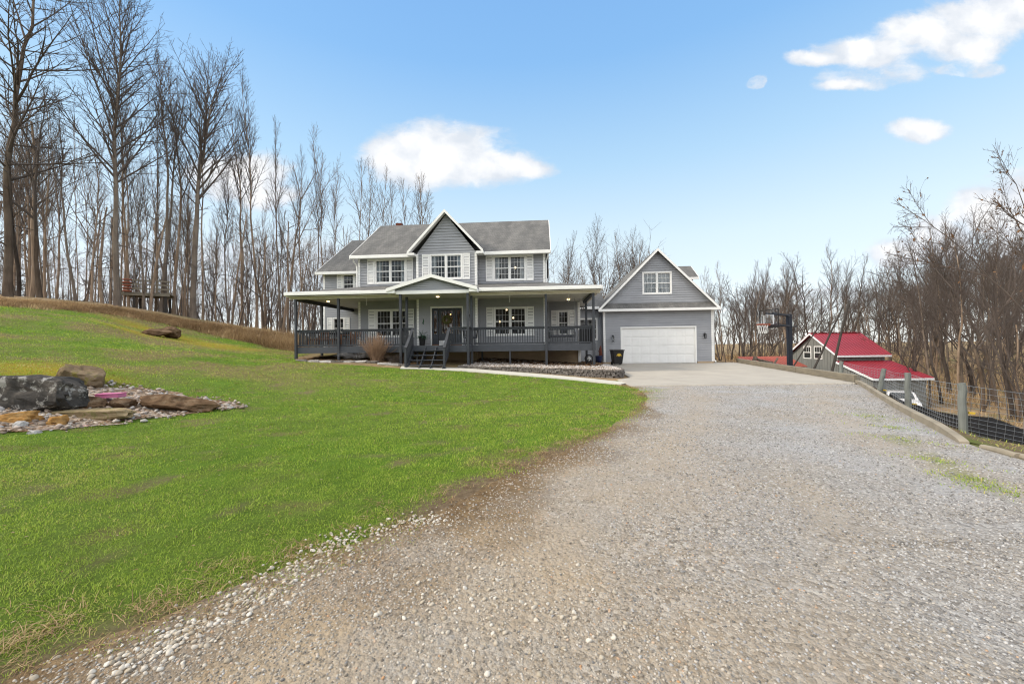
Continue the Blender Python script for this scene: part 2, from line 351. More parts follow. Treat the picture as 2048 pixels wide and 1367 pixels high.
# press the ground down under the pad, the bed and the house so that slabs sit on it
GV = np.stack([GXX, GYY, GZZ], 2)
def tri_list():
    i, j = np.meshgrid(np.arange(nx-1), np.arange(ny-1)); a = (j*nx+i).ravel()
    return np.concatenate([np.stack([a, a+1, a+nx+1], 1), np.stack([a, a+nx+1, a+nx], 1)])
GT = tri_list(); GVF = GV.reshape(-1, 3)
def sheet(name, sdf, lift, m, attrs):
    """the part of the ground grid where sdf > 0, cut exactly along sdf = 0 and lifted"""
    s = sdf.ravel(); inside = s > 0; k = inside[GT].sum(1)
    full = GT[k == 3]; part = GT[(k == 1) | (k == 2)]
    V = [GVF]; A = {n: [a.ravel()] for n, a in attrs.items()}; T = [full]; nv = len(GVF); ev = []; ea = {n: [] for n in attrs}; et = []
    for t in part:
        poly = []
        for a, b in ((t[0], t[1]), (t[1], t[2]), (t[2], t[0])):
            if inside[a]: poly.append(a)
            if inside[a] != inside[b]:
                f = s[a]/(s[a]-s[b]); ev.append(GVF[a]*(1-f)+GVF[b]*f)
                for n in attrs: ar = attrs[n].ravel(); ea[n].append(ar[a]*(1-f)+ar[b]*f)
                poly.append(nv+len(ev)-1)
        for q in range(1, len(poly)-1): et.append((poly[0], poly[q], poly[q+1]))
    V = np.concatenate([GVF, np.array(ev).reshape(-1, 3)]); T = np.concatenate([full, np.array(et, int).reshape(-1, 3)])
    used, inv = np.unique(T, return_inverse=True); v = V[used].copy(); v[:, 2] += lift
    at_ = {n: np.concatenate([attrs[n].ravel(), ea[n]])[used] for n in attrs}
    return np_mesh(name, v, inv.ravel(), 3, m, at_, True)
# ------------------------------------------------------------------ ground sheets
sd_drive = poly_sdf(DRIVE, GXX, GYY); sd_lawn = poly_sdf(LAWN, GXX, GYY); sd_pad = poly_sdf(PAD, GXX, GYY); sd_rock = poly_sdf(ROCKBED, GXX, GYY)
wob = (vnoise(GXX, GYY, 1.3, 1)-.5)*.35 + (vnoise(GXX, GYY, 4, 2)-.5)*.16
def ground_mat():
    t = NT('leaf_litter_ground'); v = t.coord()
    c = t.ramp(t.noise(1.6, 8, .75), [(.28, (.13,.09,.052)), (.5, (.28,.20,.12)), (.72, (.43,.33,.205))])
    c = t.mix(t.ramp(t.voro(9, out='Color'), [(.2, 0), (.8, .5)]), c, (.24,.165,.10), 'MIX')
    c = t.mix(t.ramp(t.noise(.35, 4, .6), [(.5, 0), (.62, .55)]), c, (.10,.12,.035))
    c = t.mix(t.attr('mulch'), c, t.ramp(t.noise(12, 7, .75), [(.35, (.022,.017,.012)), (.6, (.06,.042,.026)), (.8, (.15,.105,.055))]))
    return t.done(c, .95, t.bump(t.noise(14, 6, .75), .9, .06), spec=.1)
def lawn_mat():
    t = NT('lawn_soil_and_turf')
    a = t.ramp(t.noise(2.2, 8, .75), [(.3, (.06,.12,.012)), (.55, (.11,.20,.02)), (.8, (.16,.26,.035))])
    b = t.ramp(t.noise(3, 7, .75), [(.3, (.12,.10,.04)), (.7, (.235,.20,.09))])
    c = t.mix(t.attr('dry'), a, b); c = t.mix(t.attr('moss'), c, (.30,.235,.015))
    c = t.mix(t.ramp(t.noise(26, 4, .8), [(.5, 0), (.72, .7)]), c, (.05,.04,.02))
    c = t.mix(t.attr('bare'), c, t.ramp(t.noise(18, 6, .7), [(.3, (.11,.075,.045)), (.7, (.25,.19,.125))]))
    return t.done(c, .95, t.bump(t.noise(30, 6, .8), 1, .04), spec=.1)
def gravel_mat():
    t = NT('crushed_gravel'); w = t.noise(3, 2, .5)
    cell = t.voro(30, out='Color'); dist = t.voro(30); cell2 = t.voro(75, out='Color'); d2 = t.voro(75)
    sh = t.math('MULTIPLY', cell, 1); 
    stone_ = t.ramp(cell, [(.15, (.14,.13,.12)), (.5, (.29,.275,.26)), (.9, (.46,.45,.435))])
    fine = t.ramp(cell2, [(.1, (.17,.15,.13)), (.5, (.285,.265,.24)), (.9, (.41,.40,.385))])
    c = t.mix(t.ramp(t.noise(2.3, 5, .7), [(.42, 0), (.6, 1)]), fine, stone_)
    c = t.mix(t.math('MULTIPLY', t.ramp(t.noise(.55, 5, .65), [(.38, 0), (.62, 1)]), t.attr('tan')), c, (.39,.285,.165))
    c = t.mix(t.math('MULTIPLY', t.ramp(t.noise(.8, 4, .6), [(.4, 0), (.7, .7)]), t.attr('blue')), c, (.37,.385,.42))
    c = t.mix(t.math('MULTIPLY', t.attr('track'), t.ramp(t.noise(1.3, 6, .7), [(.3, .15), (.65, .7)])), c, t.ramp(t.noise(40, 5, .75), [(.3, (.25,.205,.155)), (.55, (.37,.315,.25)), (.75, (.46,.41,.345))]))
    soil = t.ramp(t.noise(11, 7, .75), [(.3, (.085,.052,.026)), (.6, (.19,.13,.07)), (.8, (.32,.25,.16))])
    c = t.mix(t.attr('soil'), c, soil)
    c = t.mix(t.attr('weed'), c, t.ramp(t.noise(25, 4, .7), [(.35, (.10,.13,.02)), (.7, (.26,.27,.07))]))
    h = t.math('ADD', t.math('MULTIPLY', dist, -1), t.math('MULTIPLY', d2, -.4))
    return t.done(c, .9, t.bump(h, .9, .016, t.bump(t.noise(120, 4, .8), .7, .008)), spec=.15)
def pebble_mat(name='pebble_bed_gravel', s=16):
    t = NT(name); c = t.ramp(t.voro(s, out='Color'), [(.1, (.14,.11,.085)), (.4, (.30,.25,.20)), (.6, (.40,.35,.31)), (.9, (.54,.50,.46))])
    c = t.mix(t.ramp(t.noise(1.3, 5, .7), [(.45, 0), (.6, .85)]), c, (.20,.12,.065))
    return t.done(c, .85, t.bump(t.math('MULTIPLY', t.voro(s), -1), 1, .03), spec=.2)
M['litter'] = ground_mat(); M['pebbles'] = pebble_mat(); M['pebbles_pale'] = pebble_mat('pale_pebble_gravel', 20)
base = np_mesh('ground', GVF - np.array([0, 0, 1])*np.where(np.maximum.reduce([sd_drive, sd_lawn, sd_pad]).ravel() > .3, .02, 0)[:, None], GT.ravel(), 3, M['litter'], {'mulch': (np.clip(1.5-np.hypot((GXX-11.5-(GYY-8)*.35)/5.5, (GYY-9)/6.5)*1.2+(vnoise(GXX, GYY, .9, 71)-.5)*.8, 0, 1)*np.clip(GXX-6, 0, 1)).ravel()}, True)
tag(base, 'leaf strewn forest ground around the house', kind='structure')
sx, sy = GXX, GYY
n1 = vnoise(sx, sy, .35, 3)*.6 + vnoise(sx, sy, 1.1, 4)*.4
px_l = np.clip((-sx-2)/10, 0, 1)*np.clip((sy-9)/5, 0, 1)
dry = np.clip((n1-.29)*3.6, 0, 1)*np.clip(.15+px_l*.95, 0, 1)
dry = np.maximum(dry, np.clip((vnoise(sx, sy, 2.1, 9)-.72)*4, 0, .7))
mossc = [(ground(60, 738), 2.2, 1.3), (ground(150, 752), 1.5, .8), (ground(430, 690), 2.8, 1.6), (ground(330, 668), 3.5, 1.0), (ground(240, 655), 2.0, .8)]
moss = np.zeros_like(sx)
for c, a, b in mossc: moss = np.maximum(moss, np.clip(1.3-np.hypot((sx-c.x)/a, (sy-c.y)/b)+(n1-.5)*1.2, 0, 1)*.85)
bare = np.clip((vnoise(sx, sy, 2.7, 21)-.80)*6, 0, 1)*.7
bare = np.maximum(bare, np.clip(1-(-sd_drive+wob*1.2)/.22, 0, 1)*(sd_drive < .3))
lawn = sheet('lawn', np.minimum(sd_lawn+wob*.6, 99), .008, lawn_mat(), {'dry': dry, 'moss': moss, 'bare': bare}); tag(lawn, 'green lawn climbing to a wooded bank', kind='structure')
soil = np.clip(1-(poly_sdf(DRIVE, sx, sy)+wob*2.4)/.85, 0, 1)*(sx < 3.2)
soil = np.clip(soil, 0, 1)**.8
dl = poly_sdf(DRIVE, sx, sy); track = np.clip(np.exp(-((dl-1.25+wob*.6)/.42)**2)+np.exp(-((dl-2.95+wob*.6)/.45)**2)*(sx < 3.2), 0, 1)
tan = np.clip(1.15-(sx+2-(sy-2)*.18)/4.5, .15, 1); blue = np.clip((sx-1.0-(sy-2)*.05)/4, 0, 1)
weed = np.zeros_like(sx)
for px, py, a, b in [(1745,835,.16,.55),(1790,858,.14,.5),(1800,882,.14,.5),(1880,925,.12,.4),(1930,958,.10,.32),(1985,985,.10,.28),(1960,972,.12,.3),(1280,790,.6,.6),(1300,778,.5,.3),(1255,830,.28,1.0)]:
    c = ground(px, py); th = .55; dx = sx-c.x; dy = sy-c.y
    weed = np.maximum(weed, np.clip(1.2-np.hypot((dx*math.cos(th)-dy*math.sin(th))/a, (dx*math.sin(th)+dy*math.cos(th))/b/1.3)+(vnoise(sx, sy, 5, 8)-.5)*1.8, 0, 1))
drive = sheet('gravel_driveway', sd_drive+wob*.35*(sx < 3.4), .014, gravel_mat(), {'soil': soil, 'tan': tan, 'blue': blue, 'track': track, 'weed': weed*.5}); tag(drive, 'crushed gravel driveway', kind='structure')
pad = sheet('concrete_pad', sd_pad, .05, M['concrete'], {}); tag(pad, 'concrete parking pad before the garage', kind='structure')
sol = pad.modifiers.new('thickness', 'SOLIDIFY'); sol.thickness = .09; sol.offset = -1
# path
pl = smooth([tuple(ground(*q)[:2]) for q in [(802,736),(850,736),(900,738.5),(1000,745.5),(1100,753.5),(1180,760.5),(1256,769)]], 3)
mb = MB(); prev = None
for i, p in enumerate(pl):
    d = pl[min(i+1, len(pl)-1)]-pl[max(i-1, 0)]; d = d/np.linalg.norm(d); n = np.array([-d[1], d[0]])
    row = []
    for o_ in (-.4, .34):
        q = p+n*o_; z = gz(*q)+.045; row.append((q[0], q[1], z))
    lo = [(a, b, c-.12) for a, b, c in row]
    if prev: 
        pr_, pl_ = prev
        mb.quad(pr_[0], row[0], row[1], pr_[1]); mb.quad(pl_[0], lo[0], row[0], pr_[0]); mb.quad(pr_[1], row[1], lo[1], pl_[1])
    prev = (row, lo)
path = mb.build('concrete_path', M['path']); tag(path, 'pale concrete path curving to the porch steps', kind='structure')
PATHL = pl
wob2 = (vnoise(GXX, GYY, 1.6, 51)-.5)*.7+(vnoise(GXX, GYY, 4.5, 52)-.5)*.45
rb = sheet('rock_garden_gravel', sd_rock+wob2, .022, M['pebbles_pale'], {}); tag(rb, 'pale pebbles spread between the rock garden stones', kind='structure')
gr = sheet('grass_verge', poly_sdf(GRASSR, sx, sy)+wob*.4, .02, lawn.data.materials[0], {'dry': dry*.6, 'moss': np.clip(n1*1.4-.5, 0, .4), 'bare': np.clip(.85+(vnoise(sx, sy, 2.2, 62)-.4)*2, 0, 1)}); tag(gr, 'narrow mossy grass verge outside the kerb', kind='structure')

# ------------------------------------------------------------------ grass blades
def sd_pts(poly, x, y): return poly_sdf(poly, x, y)
rs = np.random.RandomState(11)
def in_view(x, y, pad=1.12):
    return (y > .8) & (np.abs(x/np.maximum(y, .1)) < 1.30*pad)
def blades(name, x, y, h, w, lean, mat, tone, lift=0.0):
    n = len(x); z = terrain(x, y)+lift; a = rs.rand(n)*6.283; dx, dy = np.cos(a), np.sin(a); b = a+1.57+rs.normal(0, .4, n)
    lx, ly = np.cos(b)*lean*h, np.sin(b)*lean*h
    P0 = np.stack([x-dx*w/2, y-dy*w/2, z], 1); P1 = np.stack([x+dx*w/2, y+dy*w/2, z], 1)
    mid = np.stack([x+lx*.35, y+ly*.35, z+h*.6], 1); wv = np.stack([dx*w*.38, dy*w*.38, np.zeros(n)], 1)
    tip = np.stack([x+lx, y+ly, z+h*(1-.25*np.minimum(lean, 1.5))], 1)
    V = np.stack([P0, P1, mid+wv, mid-wv, tip], 1).reshape(-1, 3); i = np.arange(n)*5
    T = np.stack([i, i+1, i+2, i, i+2, i+3, i+3, i+2, i+4], 1).ravel()
    return np_mesh(name, V, T, 3, mat, {'tone': np.repeat(tone, 5), 'tip': np.tile([0, 0, .6, .6, 1.], n)})
def blade_mat(name, dark, lite, dryc):
    t = NT(name); tn = t.attr('tone')
    c = t.ramp(tn, [(0, dark), (.62, lite), (.80, tuple(.6*a+.4*b for a, b in zip(lite, dryc))), (1, dryc)])
    c = t.mix(t.math('MULTIPLY', t.attr('tip'), .2), c, t.mix(.5, c, dryc))
    p = t.n('ShaderNodeBsdfPrincipled'); t.put(p.inputs['Base Color'], c); p.inputs['Roughness'].default_value = .6; p.inputs['Specular IOR Level'].default_value = .25
    tr = t.n('ShaderNodeBsdfTranslucent'); t.put(tr.inputs[0], c); mx = t.n('ShaderNodeMixShader'); mx.inputs[0].default_value = .35
    t.l(p.outputs[0], mx.inputs[1]); t.l(tr.outputs[0], mx.inputs[2]); t.l(mx.outputs[0], t.out.inputs[0]); return t.m
M['grass'] = blade_mat('grass_blades', (.13,.23,.02), (.34,.475,.05), (.52,.43,.16))
M['drygrass'] = blade_mat('dry_grass_blades', (.17,.105,.055), (.42,.285,.15), (.62,.47,.27))
xs, ys, hs, ws = [], [], [], []
for y0, y1, den, h, w in [(1.2,3.2,6800,.027,.0036),(3.2,5,3900,.03,.0045),(5,7.5,1900,.033,.007),(7.5,11,850,.037,.0105),(11,16,380,.042,.016),(16,30,140,.048,.027)]:
    xa, xb = -1.45*y1-.4, .55*y1
    n = int((y1-y0)*(xb-xa)*den); x = rs.uniform(xa, xb, n); y = rs.uniform(y0, y1, n)
    k = in_view(x, y); x, y = x[k], y[k]
    clump = vnoise(x, y, 3.1, 5)*.5+vnoise(x, y, 9, 6)*.5
    e = -sd_pts(DRIVE, x, y); wobp = (vnoise(x, y, 1.3, 1)-.5)*.35+(vnoise(x, y, 4, 2)-.5)*.16
    keep = (sd_pts(LAWN, x, y) > .02+.3*rs.rand(len(x))**2) & (e+wobp*1.3 > -.17+.36*rs.rand(len(x))**1.5) & (sd_pts(ROCKBED, x, y) < .06-.22*rs.rand(len(x))+(vnoise(x, y, 2.5, 17)-.5)*.5) & (sd_pts(PAD, x, y) < -.1)
    keep &= rs.rand(len(x)) < (.35+clump*1.1)*(1-.6*np.clip((vnoise(x, y, 2.7, 21)-.80)*6, 0, 1))
    dm = np.min(np.hypot(x[:, None]-PATHL[None, ::3, 0], y[:, None]-PATHL[None, ::3, 1]), axis=1) if y1 > 11 else 9
    keep &= dm > .62
    x, y = x[keep], y[keep]; xs.append(x); ys.append(y); hs.append(h*(.5+rs.rand(len(x))*.9)*(.7+.6*clump[keep])); ws.append(w*(.7+.6*rs.rand(len(x))))
x = np.concatenate(xs); y = np.concatenate(ys); h = np.concatenate(hs); w = np.concatenate(ws)
n1p = vnoise(x, y, .35, 3)*.6+vnoise(x, y, 1.1, 4)*.4; pxl = np.clip((-x-2)/10, 0, 1)*np.clip((y-9)/5, 0, 1)
dr = np.clip((n1p-.29)*3.6, 0, 1)*np.clip(.08+pxl*.95, 0, 1)
tone = np.clip(.06+.54*rs.rand(len(x))+.42*(vnoise(x, y, 1.7, 12)-.5)+.34*(vnoise(x, y, .45, 13)-.5)+.25*(vnoise(x, y, 6, 19)-.5)+dr*.75*rs.rand(len(x))+(rs.rand(len(x)) < .07)*.45, 0, 1)
k2 = rs.rand(len(x)) > dr*.35
x, y, h, w, tone = x[k2], y[k2], h[k2], w[k2], tone[k2]
g = blades('lawn_grass', x, y, h, w, .3+rs.rand(len(x))*1.1, M['grass'], tone); tag(g, 'short green grass covering the lawn', 'grass', kind='stuff')
# dry grass tufts along the worn edge of the lawn
ex_, ey_ = [], []
le = smooth(left_edge[2:], 3)
for i in range(190):
    j = rs.randint(0, len(le)-1); t_ = rs.rand(); c = le[j]*(1-t_)+le[j+1]*t_
    if c[1] < 1.3: continue
    off = rs.normal(-.12, .17); k = rs.randint(12, 45); sp = .05+.02*c[1]*.3
    ex_.append(c[0]+off+rs.normal(0, sp, k)); ey_.append(c[1]-off*.8+rs.normal(0, sp*.7, k))
ex_ = np.concatenate(ex_); ey_ = np.concatenate(ey_); n = len(ex_)
g = blades('dead_grass', ex_, ey_, .018+rs.rand(n)*.04, .0028+ey_*.0007, 1.2+rs.rand(n)*2.2, M['drygrass'], rs.rand(n)); tag(g, 'straw coloured dead grass along the worn lawn edge', 'dry grass', kind='stuff')
# brown brush on the bank
bx, by = [], []
B = smooth(BRUSH, 2)
bt, bh_ = [], []
for i in range(2600):
    j = rs.randint(0, len(B)-1); t_ = rs.rand(); c = B[j]*(1-t_)+B[j+1]*t_; dpt = rs.rand()**.8
    d = c/np.linalg.norm(c); ln = 1.0+5.0*np.clip((c[0]+26)/14, .25, 1)
    tl_ = np.clip((c[0]+24)/9, 0, 1); k = rs.randint(14, 46); q = c+d*(dpt*ln+.1+rs.normal(0, .35)); sp_ = rs.uniform(.10, .34)
    bx.append(q[0]+rs.normal(0, sp_, k)); by.append(q[1]+rs.normal(0, sp_, k)); bt.append(np.clip(rs.rand()*.95+rs.normal(0, .12, k), 0, 1)); bh_.append(np.full(k, rs.uniform(.06, .26)+tl_*rs.rand()**1.8*.85))
bx = np.concatenate(bx); by = np.concatenate(by); bt = np.concatenate(bt); bh_ = np.concatenate(bh_); n = len(bx)
tall = np.clip((bx+20)/8, 0, 1)
g = blades('dry_brush', bx, by, bh_*(.5+.8*rs.rand(n)), .012+.014*rs.rand(n), .3+1.2*rs.rand(n), M['drygrass'], np.clip(bt+(vnoise(bx, by, .8, 31)-.5)*.6, 0, 1)); tag(g, 'brown dry brush on the bank below the trees', 'brush', kind='stuff')
# verge and weeds in the gravel
vx = rs.uniform(6, 11, 9000); vy = rs.uniform(3.6, 9, 9000); k = (sd_pts(GRASSR, vx, vy) > rs.rand(9000)*.25) & (rs.rand(9000) < vnoise(vx, vy, 2.2, 61)*1.3)
vx, vy = vx[k], vy[k]; n = len(vx)
g = blades('verge_grass', vx, vy, .03+.06*rs.rand(n), .007*np.ones(n), .5+rs.rand(n), M['grass'], np.clip(.35+.75*rs.rand(n), 0, 1)); tag(g, 'mossy grass outside the kerb by the wire fence', 'grass', kind='stuff')
wx_, wy_ = [], []
for px, py, a, b in [(1745,835,.16,.6),(1790,858,.14,.5),(1800,882,.14,.55),(1880,925,.12,.4),(1930,958,.10,.3),(1990,987,.10,.25),(1960,972,.12,.3),(1275,800,.25,.5),(1255,830,.2,.8),(1290,785,.4,.25),(1180,870,.2,.3),(1000,950,.2,.2)]:
    c = ground(px, py); k = 170; th = .55; u, v = rs.normal(0, a, k), rs.normal(0, b*.7, k)
    wx_.append(c.x+u*math.cos(th)-v*math.sin(th)*(1 if px > 1400 else -.4)); wy_.append(c.y+u*math.sin(th)*.5+v*math.cos(th)*.8)
wx_ = np.concatenate(wx_); wy_ = np.concatenate(wy_); n = len(wx_)
g = blades('gravel_weeds', wx_, wy_, .015+.03*rs.rand(n), .004+.0007*wy_, .6+rs.rand(n), M['grass'], np.clip(.1+.9*rs.rand(n), 0, 1), .012); tag(g, 'sparse weeds growing through the gravel', 'weeds', kind='stuff')

# ------------------------------------------------------------------ loose stones
def ico(sub, seed, flat=.6, rough=.22):
    bm = bmesh.new(); bmesh.ops.create_icosphere(bm, subdivisions=sub, radius=1); r = np.random.RandomState(seed)
    v = np.array([p.co[:] for p in bm.verts]); f = np.array([[q.index for q in t.verts] for t in bm.faces]); bm.free()
    k = r.normal(0, 1, (5, 3)); k /= np.linalg.norm(k, axis=1)[:, None]
    for q in k: d = v @ q; v = v - np.outer(np.maximum(d-.62, 0), q)*.9
    v = v*(1+r.normal(0, rough*.35, (len(v), 1)))*np.array([1, r.uniform(.6, .95), flat]); return v, f
def stones(name, x, y, size, mat, sub=1, lift=.0, tone=None, zf=None, sink=.25):
    protos = [ico(sub, 40+i, rs.uniform(.45, .75)) for i in range(6)]; VV, FF, TT = [], [], []; nv = 0
    z = (terrain(x, y) if zf is None else zf)+lift; which = rs.randint(0, 6, len(x)); a = rs.rand(len(x))*6.283
    tl = rs.normal(0, .25, len(x)); tone = rs.rand(len(x)) if tone is None else tone
    for p in range(6):
        k = np.nonzero(which == p)[0]; v, f = protos[p]
        if not len(k): continue
        ca, sa = np.cos(a[k])[:, None], np.sin(a[k])[:, None]; s = size[k][:, None]
        X = (v[None, :, 0]*ca-v[None, :, 1]*sa)*s; Y = (v[None, :, 0]*sa+v[None, :, 1]*ca)*s; Z = (v[None, :, 2]+X/s*tl[k][:, None])*s
        P = np.stack([X+x[k][:, None], Y+y[k][:, None], Z+z[k][:, None]+s*sink], 2)
        VV.append(P.reshape(-1, 3)); FF.append((f[None]+(np.arange(len(k))*len(v))[:, None, None]+nv).reshape(-1)); nv += len(k)*len(v); TT.append(np.repeat(tone[k], len(v)))
    return np_mesh(name, np.concatenate(VV), np.concatenate(FF), 3, mat, {'tone': np.concatenate(TT)}, sub > 1)
def stones_mat(name, stops):
    t = NT(name); c = t.ramp(t.attr('tone'), stops); c = t.mix(t.ramp(t.noise(60, 4, .7), [(.35, 0), (.7, .4)]), c, (.30,.27,.23))
    return t.done(c, .85, t.bump(t.noise(150, 3), .25, .004), spec=.2)
M['chips'] = stones_mat('gravel_chips', [(0, (.11,.095,.08)), (.25, (.23,.20,.165)), (.6, (.37,.33,.28)), (.93, (.51,.475,.43)), (1, (.42,.23,.11))])
M['chips_blue'] = stones_mat('blue_grey_gravel_chips', [(0, (.085,.085,.088)), (.3, (.20,.20,.208)), (.7, (.335,.335,.345)), (1, (.52,.52,.53))])
M['whitestone'] = stones_mat('white_pebbles', [(0, (.32,.27,.20)), (.5, (.48,.43,.36)), (1, (.62,.59,.54))])
cx, cy, cs = [], [], []
for y0, y1, den, s0, s1 in [(1.3,2.6,5600,.004,.0125),(2.6,4,3300,.005,.0145),(4,6.5,1350,.0068,.0165),(6.5,10,480,.009,.019),(10,14,160,.012,.021)]:
    xa, xb = -1.4*y1, 1.4*y1; n = int((y1-y0)*(xb-xa)*den); x = rs.uniform(xa, xb, n); y = rs.uniform(y0, y1, n)
    k = in_view(x, y, 1.03) & (sd_pts(DRIVE, x, y) > .25*rs.rand(n)); x, y = x[k], y[k]
    trk = np.exp(-((sd_pts(DRIVE, x, y)-1.25)/.32)**2)+np.exp(-((sd_pts(DRIVE, x, y)-2.95)/.35)**2)*(x < 3); k = rs.rand(len(x)) < (.45+1.3*vnoise(x, y, 1.9, 14)*vnoise(x, y, .6, 15)*1.6)*(1-.5*np.clip(trk, 0, 1)); x, y = x[k], y[k]
    cx.append(x); cy.append(y); cs.append(s0+(s1-s0)*rs.rand(len(x))**2.2)
x = np.concatenate(cx); y = np.concatenate(cy); s = np.concatenate(cs)
isb = rs.rand(len(x)) < np.clip((x-.3-(y-2)*.08)/2.5, 0.05, .9)
g = stones('gravel_stones', x[~isb], y[~isb], s[~isb], M['chips'], 1, .012, sink=.2); tag(g, 'loose tan gravel stones on the driveway', 'gravel', kind='stuff')
g = stones('blue_grey_gravel_stones', x[isb], y[isb], s[isb], M['chips_blue'], 1, .012, sink=.2); tag(g, 'loose blue grey gravel stones on the right of the driveway', 'gravel', kind='stuff')
wpx = smooth([tuple(ground(*q)[:2]) for q in [(250,1340),(380,1270),(480,1210),(560,1160),(640,1110),(700,1075),(860,1040)]], 2); qx, qy = [], []
for i in range(900):
    j = rs.randint(0, len(wpx)-1); t_ = rs.rand(); c = wpx[j]*(1-t_)+wpx[j+1]*t_; qx.append(c[0]+rs.normal(.06, .13)); qy.append(c[1]+rs.normal(0, .09))
for i in range(260): qx.append(rs.normal(-.15, .35)); qy.append(rs.normal(2.35, .3))
qx, qy = np.array(qx), np.array(qy); g = stones('white_pebbles', qx, qy, .006+.013*rs.rand(len(qx))**1.4, M['whitestone'], 2, .014, sink=.18); tag(g, 'larger white pebbles in a band beside the lawn edge', 'pebbles', kind='stuff')
# fallen leaves, each a curled little face, uncounted
def leaf_litter(name, x, y, s, mat, lift=.02):
    n = len(x); z = terrain(x, y)+lift; a = rs.rand(n)*6.283; ca, sa = np.cos(a)*s, np.sin(a)*s; c = rs.rand(n)*.5*s
    V = np.stack([np.stack([x-ca, y-sa, z], 1), np.stack([x+sa*.5, y-ca*.5, z+c], 1), np.stack([x+ca, y+sa, z+.3*c], 1), np.stack([x-sa*.5, y+ca*.5, z+c*.8], 1)], 1).reshape(-1, 3)
    return np_mesh(name, V, np.arange(4*n), 4, mat, {'tone': np.repeat(rs.rand(n), 4), 'tip': np.zeros(4*n)})
M['leaf'] = blade_mat('fallen_leaves', (.11,.06,.03), (.27,.15,.075), (.46,.36,.25))
x = rs.uniform(-16, 4, 3200); y = rs.uniform(1.6, 21, 3200); k = (sd_pts(LAWN, x, y) > .1) & (sd_pts(DRIVE, x, y) < -.1); x, y = x[k], y[k]
g = leaf_litter('fallen_leaves', x, y, .008+.0022*y, M['leaf'], .03); tag(g, 'scattered fallen leaves on the lawn', 'leaves', kind='stuff')
# ------------------------------------------------------------------ the house
HX, HY, HZ, HT = -8.9325, 23.3812, 1.593, .0751       # main left front corner, deck level, yaw
def hw(x, y, z=0): return Vector((HX+x*math.cos(HT)+y*math.sin(HT), HY-x*math.sin(HT)+y*math.cos(HT), HZ+z))
def gl(x, y): w = hw(x, y); return gz(w.x, w.y)-HZ     # ground level in house coordinates
ZB = 1.4
house = thing('house', 'two storey grey sided farmhouse with wraparound porch and attached two car garage', 'house', tuple(hw(0, 0, -ZB)), -HT)
def hp(mb, name, m, parent=None, **k):
    o = mb.build(name, M[m] if isinstance(m, str) else m, parent or house, **k)
    if parent is None: o.location = (0, 0, ZB)
    return o
W = 10.88; BX0, BX1, BY = 3.67, 7.085, -.6
ZT, ZE = 5.14, 5.16
CH = .155
def siding(mb, P, u0, u1, z0, z1, ops=(), ch=CH):
    """lapped courses on the wall; u0, u1 numbers or functions of z; ops = openings (ua, ub, za, zb)"""
    f0 = u0 if callable(u0) else (lambda z: u0); f1 = u1 if callable(u1) else (lambda z: u1)
    cuts = sorted({z0, z1} | {z for o in ops for z in o[2:4] if z0 < z < z1} | {z0+ch*i for i in range(int((z1-z0)/ch)+1)})
    for a, b in zip(cuts[:-1], cuts[1:]):
        if b-a < 1e-4: continue
        k = math.floor((a-z0)/ch+1e-6); zc = z0+k*ch
        oa, ob = .032*(1-(a-zc)/ch), .032*(1-(b-zc)/ch)
        iv = [(f0(a), f1(a), f0(b), f1(b))]
        for o in ops:
            if o[2] < b-1e-6 and o[3] > a+1e-6:
                nw = []
                for l, r, l2, r2 in iv:
                    if o[1] <= l or o[0] >= r: nw.append((l, r, l2, r2)); continue
                    if o[0] > l: nw.append((l, o[0], l2, o[0]))
                    if o[1] < r: nw.append((o[1], r, o[1], r2))
                iv = nw
        for l, r, l2, r2 in iv:
            if r-l < 1e-3: continue
            if r2 <= l2: r2 = l2 = (l2+r2)/2
            mb.quad(P(l, a, oa), P(r, a, oa), P(r2, b, ob), P(l2, b, ob))
            if abs(a-zc) < 1e-6: mb.quad(P(l, a, -.002), P(r, a, -.002), P(r, a, oa), P(l, a, oa))
def front(yp): return lambda u, z, o: (u, yp-o, z)
def left(xp): return lambda u, z, o: (xp-o, u, z)
def right(xp): return lambda u, z, o: (xp+o, u, z)

